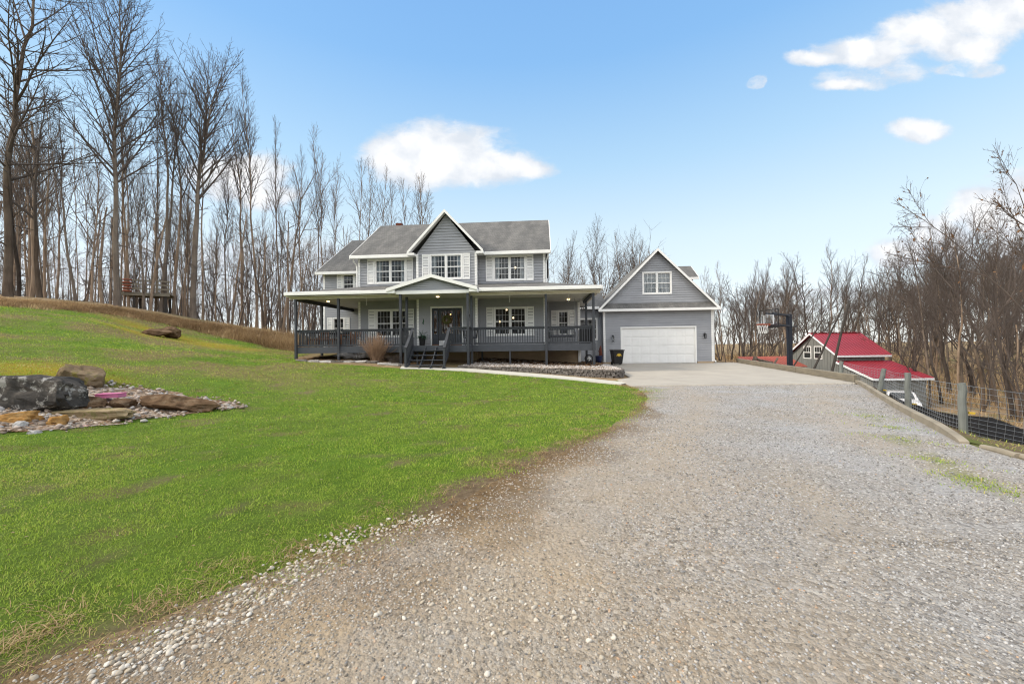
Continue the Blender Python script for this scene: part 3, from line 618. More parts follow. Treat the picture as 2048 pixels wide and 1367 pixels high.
def window(xc, w, z0, z1, yp, n=1, cols=4, rows=4, sh=0, curtain=None, room=True, label=None, cas=.085, glassm='glass', parent=None):
    x0, x1 = xc-w/2, xc+w/2; mb = MB(); f = yp-.035
    mb.box(x0-cas, x0, f, yp+.06, z0-cas, z1+cas); mb.box(x1, x1+cas, f, yp+.06, z0-cas, z1+cas)
    mb.box(x0, x1, f, yp+.06, z1, z1+cas); mb.box(x0, x1, f-.015, yp+.06, z0-cas, z0)
    mull = .09; uw = (w-mull*(n-1))/n
    for i in range(n):
        a = x0+i*(uw+mull); b = a+uw
        if i: mb.box(a-mull, a, f+.004, yp+.06, z0, z1)
        zm = (z0+z1)/2; sr = .035; yy = yp+.005
        mb.box(a, a+sr, yy, yp+.045, z0, z1); mb.box(b-sr, b, yy, yp+.045, z0, z1)
        mb.box(a+sr, b-sr, yy, yp+.045, z1-sr, z1); mb.box(a+sr, b-sr, yy, yp+.045, z0, z0+sr+.01); mb.box(a+sr, b-sr, yy-.006, yp+.045, zm-.025, zm+.025)
        for c in range(1, cols): xx = a+sr+(b-a-2*sr)*c/cols; mb.box(xx-.0065, xx+.0065, yp+.018, yp+.040, z0+sr, z1-sr)
        for r_ in range(1, rows):
            if r_*2 == rows: continue
            zz = z0+(z1-z0)*r_/rows; mb.box(a+sr, b-sr, yp+.0185, yp+.0395, zz-.0065, zz+.0065)
    o = hp(mb, 'window', 'white')
    if label: o['label'] = label
    g = MB(); g.quad((x0, yp+.03, z0), (x1, yp+.03, z0), (x1, yp+.03, z1), (x0, yp+.03, z1)); g.build('pane', M[glassm], o)
    if room:
        r_ = MB(); d = 2.0; e = .35
        P = [(x0-e, yp+.07, z0-e), (x1+e, yp+.07, z0-e), (x1+e, yp+.07, z1+.2), (x0-e, yp+.07, z1+.2)]; Q = [(p[0], yp+d, p[2]) for p in P]
        r_.quad(*Q); 
        for i in range(4): j = (i+1) % 4; r_.quad(P[i], P[j], Q[j], Q[i])
        for q in ((x0-e, x0, z0-e, z1+.2), (x1, x1+e, z0-e, z1+.2), (x0, x1, z1, z1+.2), (x0, x1, z0-e, z0)): r_.quad((q[0], yp+.065, q[2]), (q[1], yp+.065, q[2]), (q[1], yp+.065, q[3]), (q[0], yp+.065, q[3]))
        r_.build('room', M['room'], o)
    if curtain:
        c = MB(); k = 26
        for a, b in ([(x0-.05, x1+.05)] if curtain == 1 else [(x0-.05, x0+w*.16), (x1-w*.16, x1+.05)]):
            c = MB()
            kk = max(4, int(k*(b-a)/w))
            for i in range(kk):
                xa, xb = a+(b-a)*i/kk, a+(b-a)*(i+1)/kk; ya, yb = yp+.16+.03*(i % 2), yp+.16+.03*((i+1) % 2)
                c.quad((xa, ya, z0-.05), (xb, yb, z0-.05), (xb, yb, z1+.05), (xa, ya, z1+.05))
            c.build('curtain', M['curtain'], o)
    if sh:
        for s, xa in ((-1, x0-cas-.012-sh), (1, x1+cas+.012)):
            m = MB(); xb = xa+sh; za, zb = z0-cas, z1+cas; y0 = yp-.045; st = .055
            m.box(xa, xa+st, y0, yp+.0, za, zb); m.box(xb-st, xb, y0, yp, za, zb)
            zm = za+(zb-za)*.5
            for q0, q1 in ((za, za+.08), (zm-.035, zm+.035), (zb-.07, zb)): m.box(xa+st, xb-st, y0+.001, yp, q0, q1)
            for q0, q1 in ((za+.08, zm-.035), (zm+.035, zb-.07)):
                ns = max(4, int((q1-q0)/.055))
                for i in range(ns):
                    z_ = q0+(q1-q0)*i/ns; dz = (q1-q0)/ns
                    m.quad((xa+st, y0+.008, z_), (xb-st, y0+.008, z_), (xb-st, y0+.028, z_+dz), (xa+st, y0+.028, z_+dz))
            hp(m, 'shutter', 'white')
    return (x0-cas*.6, x1+cas*.6, z0-cas*.6, z1+cas*.6)

WU = dict(n=2, cols=4, rows=4)
o1 = window(1.91, 1.72, 3.70, 5.00, 0, sh=.40, curtain=2, **WU)
o2 = window(8.87, 1.72, 3.70, 5.00, 0, sh=.40, curtain=2, **WU)
o3 = window(5.35, 1.72, 3.76, 5.04, BY, sh=.40, curtain=2, **WU)
o4 = window(1.95, 1.72, .58, 2.06, 0, sh=.40, **WU)
o5 = window(8.87, 1.72, .58, 2.06, 0, sh=.40, **WU)
o6 = window(11.98, .55, .62, 2.02, 2.3, n=1, cols=3, rows=4, sh=.36)
o7 = window(-3.42, .70, .62, 1.98, 4.2, n=1, cols=3, rows=4, sh=.36)
o8 = window(-2.70, .70, 3.70, 5.0, 4.2, n=1, cols=3, rows=4, sh=.36)
# walls
mb = MB()
siding(mb, front(0), 0, BX0, -.05, ZT, [o1, o4]); hp(mb, 'front_wall', 'siding'); mb = MB(); siding(mb, front(0), BX1, W, -.05, ZT, [o2, o5]); hp(mb, 'front_wall', 'siding')
mb = MB(); bc = (BX0+BX1)/2; bh = (BX1-BX0)/2; GAZ = 7.33
DX0, DX1, DZ = 4.45, 6.28, 2.15
siding(mb, front(BY), BX0, BX1, -.05, ZT, [(DX0, DX1, -.1, DZ), o3]); 
siding(mb, front(BY), lambda z: BX0+(z-ZT)/(GAZ-ZT)*bh, lambda z: BX1-(z-ZT)/(GAZ-ZT)*bh, ZT, GAZ-.02)
siding(mb, left(BX0), BY, 0, -.05, ZT); siding(mb, right(BX1), BY, 0, -.05, ZT)
hp(mb, 'gable_bay_wall', 'siding')
mb = MB(); D = 8.2
siding(mb, left(0), 0, D, -.05, ZT); siding(mb, right(W), 0, D, -.05, ZT)
for xp, fn in ((0, left(0)), (W, right(W))): siding(mb, fn, lambda z: D/2-D/2*(1-(z-ZT)/3.05), lambda z: D/2+D/2*(1-(z-ZT)/3.05), ZT, ZT+3.0)
mb.quad((0, D, -1), (W, D, -1), (W, D, ZT), (0, D, ZT)); hp(mb, 'side_wall', 'siding')
mb = MB(); WX0 = -4.5; WY = 4.2
siding(mb, front(WY), WX0, 0, -.5, ZT-.02, [o7, o8]); siding(mb, left(WX0), WY, 14, -.6, ZT-.02)
siding(mb, left(WX0), lambda z: WY+(z-ZT)/.68, lambda z: 14-(z-ZT)/.68, ZT-.02, ZT+3.2); hp(mb, 'left_wing_wall', 'siding')
mb = MB(); siding(mb, front(2.3), W, 13.0, -.05, 2.75, [o6]); siding(mb, right(13.0), 2.3, 6.0, -1.1, 2.75); hp(mb, 'right_wing_wall', 'siding')
# breezeway between the wing and the garage
GXa, GYa, GW_, GZT, GZ0, GZR = 14.894, 5.374, 7.30, 2.27, -1.375, 6.36
o9 = window(13.92, 1.15, .35, 1.75, 6.0, n=1, cols=4, rows=4)
mb = MB(); siding(mb, front(6.0), 13.0, GXa, -1.2, 2.5, [o9]); hp(mb, 'breezeway_wall', 'siding')
# garage
gxc = GXa+GW_/2; gd0 = GXa+1.235; gd1 = gd0+4.88; gdz = GZ0+2.42
o10 = window(gxc+.0, 1.80, 3.42, 4.80, GYa, n=2, cols=3, rows=4, curtain=1)
mb = MB(); PZ = 2.72
siding(mb, front(GYa), GXa, GXa+GW_, GZ0+.12, GZT+.2, [(gd0, gd1, GZ0, gdz)])
slope = (GZR-GZT-.12)/(GW_/2+.30)
siding(mb, front(GYa), lambda z: GXa+max(0, z-GZT-.12)/slope-.25, lambda z: GXa+GW_-max(0, z-GZT-.12)/slope+.25, PZ-.06, GZR-.15, [o10])
siding(mb, left(GXa), GYa, GYa+9, GZ0+.1, GZT+.2); siding(mb, right(GXa+GW_), GYa, GYa+9, GZ0+.1, GZT+.2); hp(mb, 'garage_wall', 'siding')
mb = MB(); mb.box(gd1+.14, GXa+GW_+.01, GYa-.03, GYa+.12, GZ0-.3, GZ0+.115); hp(mb, 'garage_footing', 'found'); mb = MB(); mb.box(GXa-.01, gd0-.14, GYa-.03, GYa+.12, GZ0-.3, GZ0+.115); hp(mb, 'garage_footing', 'found'); mb = MB()
mb.box(GXa+GW_-.1, GXa+GW_+.02, GYa+.121, GYa+9, GZ0-1, GZ0+.1); hp(mb, 'garage_footing', 'found')
mb = MB()                                             # garage door: sections of raised panels
mb.box(gd0, gd1, GYa+.09, GYa+.13, GZ0+.0, gdz)
for r_ in range(4):
    za = GZ0+.03+r_*(gdz-GZ0-.03)/4; zb = za+(gdz-GZ0-.03)/4-.012
    mb.box(gd0+.005, gd1-.005, GYa+.055, GYa+.09, za, zb)
    for c in range(8):
        xa = gd0+.06+c*(gd1-gd0-.12)/8; xb = xa+(gd1-gd0-.12)/8; i = .05; j = .075
        q0 = [(xa+i, GYa+.0548, za+i), (xb-i, GYa+.0548, za+i), (xb-i, GYa+.0548, zb-i), (xa+i, GYa+.0548, zb-i)]; q1 = [(xa+j, GYa+.049, za+j), (xb-j, GYa+.049, za+j), (xb-j, GYa+.049, zb-j), (xa+j, GYa+.049, zb-j)]
        mb.quad(*q1)
        for k in range(4): mb.quad(q0[k], q0[(k+1) % 4], q1[(k+1) % 4], q1[k])
gdoor = hp(mb, 'garage_door', 'white'); m2 = MB(); m2.box((gd0+gd1)/2-.09, (gd0+gd1)/2+.09, GYa+.02, GYa+.05, GZ0+.35, GZ0+.38); m2.build('handle', M['white'], gdoor)
mb = MB(); mb.box(gd0-.09, gd0, GYa-.035, GYa+.13, GZ0, gdz+.09); mb.box(gd1, gd1+.09, GYa-.035, GYa+.13, GZ0, gdz+.09); mb.box(gd0, gd1, GYa-.035, GYa+.13, gdz, gdz+.09); hp(mb, 'garage_door_frame', 'white')
# foundation under the porch
mb = MB(); mb.box(.05, W-.05, .03, .25, -1.9, -.06); mb.box(W-.05, 12.95, 2.33, 2.5, -1.9, -.06); mb.box(12.85, 12.98, 2.5, 6, -1.9, -1.1); mb.box(BX0, BX1, BY+.03, .03, -1.9, -.06); mb.box(WX0+.03, 0, WY+.03, WY+.2, -1.5, -.5); hp(mb, 'foundation', 'found')
# corner boards
mb = MB()
def cb(x, y, z0, z1, w=.11, sx=1):
    mb = MB(); mb.box(x-.012 if sx > 0 else x-w, x+w if sx > 0 else x+.012, y-.03, y+.012, z0, z1)
    mb.box(x-.03 if sx > 0 else x-.012, x+.012 if sx > 0 else x+.03, y+.0125, y+w, z0, z1); hp(mb, 'corner_trim', 'white')
cb(0, 0, 3.2, ZT); cb(W, 0, 3.2, ZT, sx=-1); cb(0, 0, 0, 2.62); cb(W, 0, 0, 2.62, sx=-1); cb(BX0, BY, 3.2, ZT); cb(BX1, BY, 3.2, ZT, sx=-1); cb(BX0, BY, 0, 2.62); cb(BX1, BY, 0, 2.62, sx=-1)
cb(WX0, WY, -.5, ZT-.03); cb(13.0, 2.3, -1.1, 2.6, .13, -1); cb(GXa, GYa, GZ0+.1, GZT+.05, .12); cb(GXa+GW_, GYa, GZ0+.1, GZT+.05, .12, -1)
# ---- roofs
def roof(name, pts_list, m='shingle', th=.06):
    mb = MB()
    for pts in pts_list: mb.slab(pts, (0, 0, th))
    return hp(mb, name, m)
OV, OE = .30, .42; RZ = 8.24; sl = (RZ-ZE)/(D/2+OE)
ze = ZE
xL, xR = -OV, W+OV
gs = (7.44-ZE)/(bh+.42)                                 # bay gable slope
ybk = lambda z: (z-ze)/sl-OE                            # y on the front slope at height z
GA = 7.44
main = roof('main_roof', [[(xL, -OE, ze), (xR, -OE, ze), (xR, D/2, RZ), (xL, D/2, RZ)], [(xR, D+OE, ze), (xL, D+OE, ze), (xL, D/2, RZ), (xR, D/2, RZ)]])
gyf = BY-.36
roof('bay_roof', [[(bc-bh-.42, gyf, ZE), (bc, gyf, GA), (bc, ybk(GA), GA), (bc-bh-.42, -OE+.0, ZE)], [(bc, gyf, GA), (bc+bh+.42, gyf, ZE), (bc+bh+.42, -OE, ZE), (bc, ybk(GA), GA)]], th=.075)
wsl = .68; wr = ZE+wsl*5.3
roof('left_wing_roof', [[(WX0-.35, WY-.4, ZE-.05), (.4, WY-.4, ZE-.05), (.4, WY+5, wr-.05), (WX0-.35, WY+5, wr-.05)], [(WX0-.35, WY+10.4, ZE-.05), (WX0-.35, WY+5, wr-.05), (4, WY+5, wr-.05), (4, WY+10.4, ZE-.05)]])
# white boards: fascia, rake, soffit, gutter
mb = MB(); g = .13
def fascia(x0, x1, y, z, h=.19, d=.12): mb = MB(); mb.box(x0, x1, y-d, y, z-h+.05, z+.045); hp(mb, 'gutter', 'white', bevel=.02)
fascia(xL, bc-bh-.42, -OE, ZE); fascia(bc+bh+.42, xR, -OE, ZE); fascia(WX0-.35, -.02, WY-.4, ZE-.05)
mb = MB()
def rake(a, b, h=.20, t=.045, out=(0, -1, 0)):
    a, b = Vector(a), Vector(b); o = Vector(out)*t; dn = Vector((0, 0, -h)); mb = MB(); mb.slab([a+o, b+o, b+o+dn, a+o+dn], -Vector(out)*t); hp(mb, 'rake_board', 'white')
def rakes(xc, hwid, yf, z0, za, h=.2): rake((xc-hwid, yf, z0+.07), (xc, yf, za+.07), h); rake((xc, yf, za+.07), (xc+hwid, yf, z0+.07), h)
rakes(bc, bh+.42, gyf, ZE, GA, .17)
for x, o in ((xL, (-1, 0, 0)), (xR, (1, 0, 0))): rake((x, -OE, ZE+.05), (x, D/2, RZ+.05), .2, .04, o); rake((x, D/2, RZ+.05), (x, D+OE, ZE+.05), .2, .04, o)
rake((WX0-.35, WY-.4, ZE), (WX0-.35, WY+5, wr), .2, .04, (-1, 0, 0))
mb.box(bc-bh-.44, bc-bh-.02, gyf-.05, -OE-.13, ZE-.14, ZE-.02); hp(mb, 'eave_return', 'white'); mb = MB(); mb.box(bc+bh+.02, bc+bh+.44, gyf-.05, -OE-.13, ZE-.14, ZE-.02); hp(mb, 'eave_return', 'white')
for q in ((xL+.01, BX0-.02, -OE, -.017, ZE-.06, ZE-.03), (BX1+.02, xR-.01, -OE, -.017, ZE-.06, ZE-.03), (WX0-.3, -.03, WY-.4, WY-.017, ZE-.12, ZE-.09)): mb = MB(); mb.box(*q); hp(mb, 'soffit', 'white')
for s in (-1, 1):
    mb = MB(); a = Vector((bc, gyf, GA-.03)); b = Vector((bc+s*(bh+.40), gyf, ZE-.02)); mb.slab([a, b, b+Vector((0, .34, 0)), a+Vector((0, .34, 0))], (0, 0, -.015)); hp(mb, 'soffit', 'white')
mb = MB(); mb.tube([(-.16, -.30, ZE-.1), (-.16, -.28, ZE-.22), (-.08, -.07, ZE-.45), (-.06, -.06, ZE-.6), (-.06, -.06, 3.45)], .045, 6); hp(mb, 'downspout', 'white')
mb = MB(); mb.tube([(xR-.1, -.44, ZE-.1), (xR-.14, -.3, ZE-.25), (W+.06, .02, ZE-.5), (W+.06, .02, 3.4)], .04, 6); hp(mb, 'downspout', 'white')
mb = MB(); mb.tube([(-.9, 3.5, 2.62), (-.55, 4.0, 2.45), (-.5, 4.13, 2.2), (-.5, 4.13, -.4)], .05, 6); hp(mb, 'downspout', 'white')
mb = MB(); mb.box(.75, 1.15, D/2-.05, D/2+.3, RZ-.05, RZ+.2); hp(mb, 'roof_vent', 'rust')
# ---- porch roof: hipped around the front, wrapping back at both ends
PE, PLx, PRx, PZe, PZt = -2.60, -2.72, 13.60, 2.82, 3.42
roof('porch_roof', [[(PLx, PE, PZe), (PRx, PE, PZe), (W+.0, 0, PZt), (0, 0, PZt)],
                    [(PLx, 4.2, PZe), (PLx, PE, PZe), (0, 0, PZt), (0, 4.2, PZt)],
                    [(PRx, PE, PZe), (PRx, 6.0, PZe), (W, 6.0, PZt), (W, 0, PZt)]])
mb = MB()
PC = 5.23; PH = 2.28; PYF = -3.22
for q in ((PLx-.03, PC-PH, PE-.12, PE), (PC+PH, PRx+.03, PE-.12, PE), (PRx, PRx+.12, PE, 5.6), (PLx-.12, PLx, PE, 4.2)): mb = MB(); mb.box(*q, PZe-.13, PZe+.05); hp(mb, 'porch_gutter', 'white', bevel=.02)
mb = MB(); mb.box(PLx, -.017, PE, 4.18, 2.63, 2.66); mb.box(-.017, BX0-.016, PE, -.017, 2.63, 2.66); mb.box(BX0-.016, BX1+.016, PYF+.15, BY-.017, 2.63, 2.66); mb.box(BX1+.016, W+.017, PE, -.017, 2.63, 2.66); mb.box(W+.017, PRx, PE, 2.28, 2.63, 2.66); mb.box(13.02, PRx, 2.28, 5.6, 2.63, 2.66)
hp(mb, 'porch_ceiling', 'soffit')
for q, m_ in (((PLx+.02, PC-PH+.45, -2.36, -2.2, 2.53, 2.629), 'soffit'), ((PC+PH-.45, PRx-.02, -2.36, -2.2, 2.53, 2.629), 'soffit'), ((-2.45, -2.31, -2.2, 4.18, 2.44, 2.629), 'slate'), ((13.2, 13.32, -2.2, 2.3, 2.48, 2.629), 'slate')): mb = MB(); mb.box(*q); hp(mb, 'porch_beam', m_)
# portico
pz0, pza = 2.80, 3.46
roof('portico_roof', [[(PC-PH, PYF, pz0), (PC, PYF, pza), (PC, -.3, pza), (PC-PH, -.9, pz0)], [(PC, PYF, pza), (PC+PH, PYF, pz0), (PC+PH, -.9, pz0), (PC, -.3, pza)]])
mb = MB(); rakes(PC, PH+.02, PYF, pz0-.01, pza, .17); mb.box(PC-PH+.42, PC+PH-.42, PYF+.13, PYF+.26, 2.58, 2.74); mb.box(PC-PH, PC-PH+.41, PYF+.002, PE-.121, 2.62, 2.79); mb.box(PC+PH-.41, PC+PH, PYF+.002, PE-.121, 2.62, 2.79); hp(mb, 'portico_trim', 'white')
mb = MB(); psl = (pza-pz0)/PH; siding(mb, front(PYF+.2), lambda z: PC-PH+(z-pz0+.06)/psl, lambda z: PC+PH-(z-pz0+.06)/psl, 2.742, pza-.02, ch=.1); hp(mb, 'portico_gable', 'siding')
# breezeway roof
roof('breezeway_roof', [[(12.9, 5.6, 2.55), (GXa+.3, 5.6, 2.55), (GXa+.3, 9.5, 4.4), (12.9, 9.5, 4.4)]])
mb = MB(); mb.box(13.75, GXa-.25, 5.48, 5.6, 2.42, 2.6); hp(mb, 'gutter', 'white')
# garage roof, dormer
go = .36; ga = GYa-.32; gz0 = GZT+.02; gzr = GZR; ghw = GW_/2+go
gb = GYa+9.3
gsl = (gzr-gz0)/ghw
roof('garage_roof', [[(gxc-ghw, ga, gz0), (gxc, ga, gzr), (gxc, gb, gzr), (gxc-ghw, gb, gz0)], [(gxc, ga, gzr), (gxc+ghw, ga, gz0), (gxc+ghw, gb, gz0), (gxc, gb, gzr)]])
mb = MB(); mb.slab([(gxc-ghw+.1, GYa-.34, gz0+.04), (gxc+ghw-.1, GYa-.34, gz0+.04), (gxc+ghw-.42, GYa-.02, gz0+.42), (gxc-ghw+.42, GYa-.02, gz0+.42)], (0, 0, .045)); hp(mb, 'garage_pent_roof', 'shingle')
mb = MB(); rakes(gxc, ghw, ga, gz0, gzr, .19); mb.box(gxc-ghw-.02, gxc+ghw+.02, GYa-.45, GYa-.33, gz0-.10, gz0+.06); hp(mb, 'garage_trim', 'white')
mb = MB(); mb.box(gxc-ghw+.05, gxc+ghw-.05, GYa-.33, GYa-.017, gz0-.09, gz0-.06); hp(mb, 'garage_soffit', 'white')
mb = MB(); mb.tube([(GXa+GW_+.06, GYa+.05, GZT-.1), (GXa+GW_+.06, GYa+.05, GZ0+.2), (GXa+GW_+.12, GYa-.1, GZ0+.08)], .045, 6); hp(mb, 'downspout', 'white')
dx1 = 22.25; dyc = GYa+5.0; dw = 1.35; dz0, dz1 = 4.95, 6.1
xs_ = lambda z: gxc+(gzr-z)/gsl
roof('dormer_roof', [[(xs_(dz0)-.1, dyc-dw-.25, dz0-.0), (dx1+.35, dyc-dw-.25, dz0), (dx1+.35, dyc, dz1), (xs_(dz1)-.1, dyc, dz1)], [(dx1+.35, dyc+dw+.25, dz0), (xs_(dz0)-.1, dyc+dw+.25, dz0), (xs_(dz1)-.1, dyc, dz1), (dx1+.35, dyc, dz1)]])
mb = MB(); mb.box(xs_(dz0)-.1, dx1+.36, dyc-dw-.33, dyc-dw-.25, dz0-.12, dz0+.05); mb.slab([(dx1+.36, dyc-dw-.25, dz0+.05), (dx1+.36, dyc, dz1+.05), (dx1+.36, dyc, dz1-.13), (dx1+.36, dyc-dw-.25, dz0-.13)], (.03, 0, 0)); hp(mb, 'dormer_trim', 'white')
mb = MB(); siding(mb, front(dyc-dw), lambda z: xs_(z)-.1, dx1, 3.2, dz0); siding(mb, right(dx1), dyc-dw, dyc+dw, 2.8, dz0); hp(mb, 'dormer_wall', 'siding')
# ---- deck
mb = MB(); DZb = -.34
def boards(x0, x1, y0, y1, w=.14):
    n = int((y1-y0)/w)
    for i in range(n): mb.box(x0, x1, y0+i*w+.003, y0+(i+1)*w-.003, -.04, 0)
SX0, SX1 = 3.5, 7.05; PYD = -2.95
boards(-2.4, 0, 0, 4.15); boards(-2.4, 13.3, -2.24, -.63); boards(-2.4, BX0-.02, -.63, -.02); boards(BX1+.02, 13.3, -.63, -.02); boards(W+.02, 13.3, 0, 2.28); boards(SX0, SX1, PYD, -2.24)
hp(mb, 'porch_deck', 'deck')
mb = MB()
for x0, x1, y in ((-2.44, SX0, -2.28), (SX1, 13.34, -2.28), (SX0-.03, SX1+.03, PYD-.04)): mb.box(x0, x1, y, y+.04, DZb, -.001)
for x, y0, y1 in ((-2.44, -2.24, 4.15), (13.30, -2.24, 2.3), (SX0-.04, PYD, -2.28), (SX1, PYD, -2.28)): mb.box(x, x+.04, y0, y1, DZb, -.0015)
hp(mb, 'deck_beam', 'deck')
def post(x, y, zt=2.53, s=.06):
    w = hw(x, y); b = gz(w.x, w.y)-HZ-.1; m = MB(); m.box(x-s, x+s, y-s, y+s, b, zt); hp(m, 'porch_post', 'slate', bevel=.008)
for x, y, zt in [(-2.37,-2.30,2.53),(-2.37,.2,2.44),(-.02,-2.30,2.53),(3.58,-2.99,2.6),(3.66,-2.30,2.53),(7.0,-2.99,2.6),(7.06,-2.30,2.53),(10.875,-2.30,2.53),(13.25,-2.30,2.53),(13.25,1.05,2.48)]: post(x, y, zt)
for x, y in [(9.02,-2.22),(1.8,-2.22),(7.4,-1.0),(4.4,-2.9)]: post(x, y, -.34, .045)
def rail(a, b, h=.90, name='porch_railing', z0=.0, z1=.0, lab=None):
    a, b = Vector(a), Vector(b); L = (b-a).length; n = max(1, round(L/.125)); m = MB()
    A = Vector((a.x, a.y, z0)); B = Vector((b.x, b.y, z1)); up = Vector((0, 0, 1))
    m.bar(A+up*(h-.02), B+up*(h-.02), .13, .04); m.bar(A+up*(h-.085), B+up*(h-.085), .04, .085); m.bar(A+up*.07, B+up*.07, .04, .085)
    for i in range(1, n):
        p = A.lerp(B, i/n); m.box(p.x-.019, p.x+.019, p.y-.019, p.y+.019, p.z+.1125, p.z+h-.1275)
    return hp(m, name, 'slate')
yr = -2.22
for a, b in [((-2.30,yr),(-.09,yr)),((.05,yr),(3.50,yr)),((7.14,yr),(10.80,yr)),((10.95,yr),(13.18,yr)),((-2.37,-2.15),(-2.37,.13)),((-2.37,.27),(-2.37,4.1)),((13.25,-2.15),(13.25,.98)),((3.60,-2.90),(3.60,-2.38)),((7.02,-2.90),(7.02,-2.38)),((3.66,-2.90),(4.20,-2.90)),((6.02,-2.90),(6.92,-2.90))]: rail(a, b)
# steps with stair rails
mb = MB(); st0 = gl(5.1, -3.9)-.06; ns = 4; rise = (0-st0)/(ns+1); X0_, X1_ = 4.26, 5.98
for i in range(ns):
    z = -(i+1)*rise; y = PYD-.04-i*.25
    mb.box(X0_, X1_, y-.28, y-.012, z-.035, z)
for x in (X0_-.03, X0_+.58, X1_-.6, X1_+.0):
    mb.slab([(x, PYD-.041, -.34+.3), (x, PYD-.041, -.34-.2), (x, PYD-.04-ns*.25-.2, st0-.02), (x, PYD-.04-ns*.25-.2, st0+rise*.6), (x, PYD-.04-ns*.25, st0+rise-.04)], (.035, 0, 0))
for i in range(ns+1): mb.box(X0_, X1_, PYD-.05-i*.25, PYD-.042-i*.25, -(i+1)*rise-.0, -(i+1)*rise+.012)
hp(mb, 'porch_steps', 'deck')
for x in (X0_-.07, X1_+.07):
    m = MB(); ye = PYD-.1-ns*.25; a = Vector((x, PYD, 0)); b = Vector((x, ye, st0+rise*.8)); up = Vector((0, 0, 1))
    m.bar(a+up*.86, b+up*.86, .13, .04); m.bar(a+up*.78, b+up*.78, .04, .085); m.bar(a+up*.1, b+up*.1, .04, .22)
    n = 13
    for i in range(n+1): p = a.lerp(b, i/n); m.box(p.x-.019, p.x+.019, p.y-.022, p.y+.022, p.z+.15, p.z+.78)
    m.box(x-.05, x+.05, ye-.05, ye+.05, gl(x, ye)-.1, st0+rise*.8+.84); m.box(x-.05, x+.05, PYD-.09, PYD-.045, -.34, .86); hp(m, 'stair_railing', 'slate')
# ---- entrance
M['hall'] = plain('warm_hall_wall', (.62,.44,.25), (.52,.36,.2), 2, .8)
mb = MB(); mb.box(DX0-.005, DX0+.06, BY-.035, BY+.1, -.0, DZ); mb.box(DX1-.06, DX1+.005, BY-.035, BY+.1, -.0, DZ); mb.box(DX0-.005, DX1+.005, BY-.036, BY+.1, DZ-.06, DZ+.03); hp(mb, 'door_frame', 'white')
mb = MB(); mb.box(DX0+.06, DX1-.06, BY-.05, BY+.12, -.0, .06); hp(mb, 'door_sill', 'brown')
def leaf(x0, x1, gx, gz0_, gz1_, name, trans=True):
    m = MB(); y0, y1 = BY+.03, BY+.075; z0, z1 = .062, DZ-.062
    m.box(x0, x0+gx, y0, y1, z0, z1); m.box(x1-gx, x1, y0, y1, z0, z1); m.box(x0+gx, x1-gx, y0, y1, z0, gz0_); m.box(x0+gx, x1-gx, y0, y1, gz1_, z1)
    pw = x1-x0-2*gx; nz = 3 if pw > .3 else 1
    m.box(x0+gx, x1-gx, y0+.005, y1-.005, gz1_-.24, gz1_-.215); m.box(x0+gx, x1-gx, y0+.005, y1-.005, gz0_+.2, gz0_+.22)
    for i in range(1, nz+1): 
        if nz > 1: xx = x0+gx+pw*i/(nz+1); m.box(xx-.01, xx+.01, y0+.006, y1-.006, gz1_-.215, gz1_); m.box(xx-.01, xx+.01, y0+.006, y1-.006, gz0_, gz0_+.2)
    m.box(x0+gx*.8, x1-gx*.8, y0-.012, y0, .2, gz0_-.13)
    o = hp(m, name, 'slate')
    g_ = MB(); ym = (y0+y1)/2; g_.quad((x0+gx, ym, gz0_), (x1-gx, ym, gz0_), (x1-gx, ym, gz1_), (x0+gx, ym, gz1_)); g_.build('pane', M['amber'], o); return o
dl = leaf(DX0+.065, DX0+.42, .10, .62, 1.95, 'sidelight'); dr_ = leaf(DX1-.42, DX1-.065, .10, .62, 1.95, 'sidelight'); dd = leaf(DX0+.44, DX1-.44, .16, .68, 1.92, 'front_door')
m = MB(); m.lathe([(.02, 0), (.035, .01), (.03, .05), (.0, .06)], 10); k = m.build('handle', M['gold'], dd); k.rotation_euler = (R(90), 0, 0); k.location = (DX1-.53, BY+.03, .98)
r_ = MB(); r_.quad((DX0, BY+1.6, 0), (DX1, BY+1.6, 0), (DX1, BY+1.6, DZ), (DX0, BY+1.6, DZ)); r_.quad((DX0, BY+.09, 0), (DX1, BY+.09, 0), (DX1, BY+1.6, 0), (DX0, BY+1.6, 0)); r_.quad((DX0, BY+.09, DZ), (DX1, BY+.09, DZ), (DX1, BY+1.6, DZ), (DX0, BY+1.6, DZ))
for x in (DX0, DX1): r_.quad((x, BY+.09, 0), (x, BY+1.6, 0), (x, BY+1.6, DZ), (x, BY+.09, DZ))
r_.build('room', M['hall'], dd)
m = MB(); m.lathe([(.0, .0), (.05, .02), (.05, .07), (0, .1)], 10, (5.36, BY+.9, 1.75)); m.build('lamp_bulb', M['lamp'], dd)  # bulb added behind the door to brighten its amber glass
# lamps in the right living room window (a chandelier seen through the glass)
m = MB()
for x, y, z in ((8.20, .75, 1.30), (8.98, .9, 1.52), (8.62, .6, 1.98)): m = MB(); m.lathe([(0, 0), (.045, .03), (.05, .07), (.02, .12), (0, .125)], 10, (x, y, z)); hp(m, 'indoor_lamp', 'lamp')
m = MB(); m.lathe([(0, 0), (.06, .03), (.07, .08), (.02, .13), (0, .135)], 10, (9.15, .8, 4.45)); hp(m, 'indoor_lamp', 'lamp')
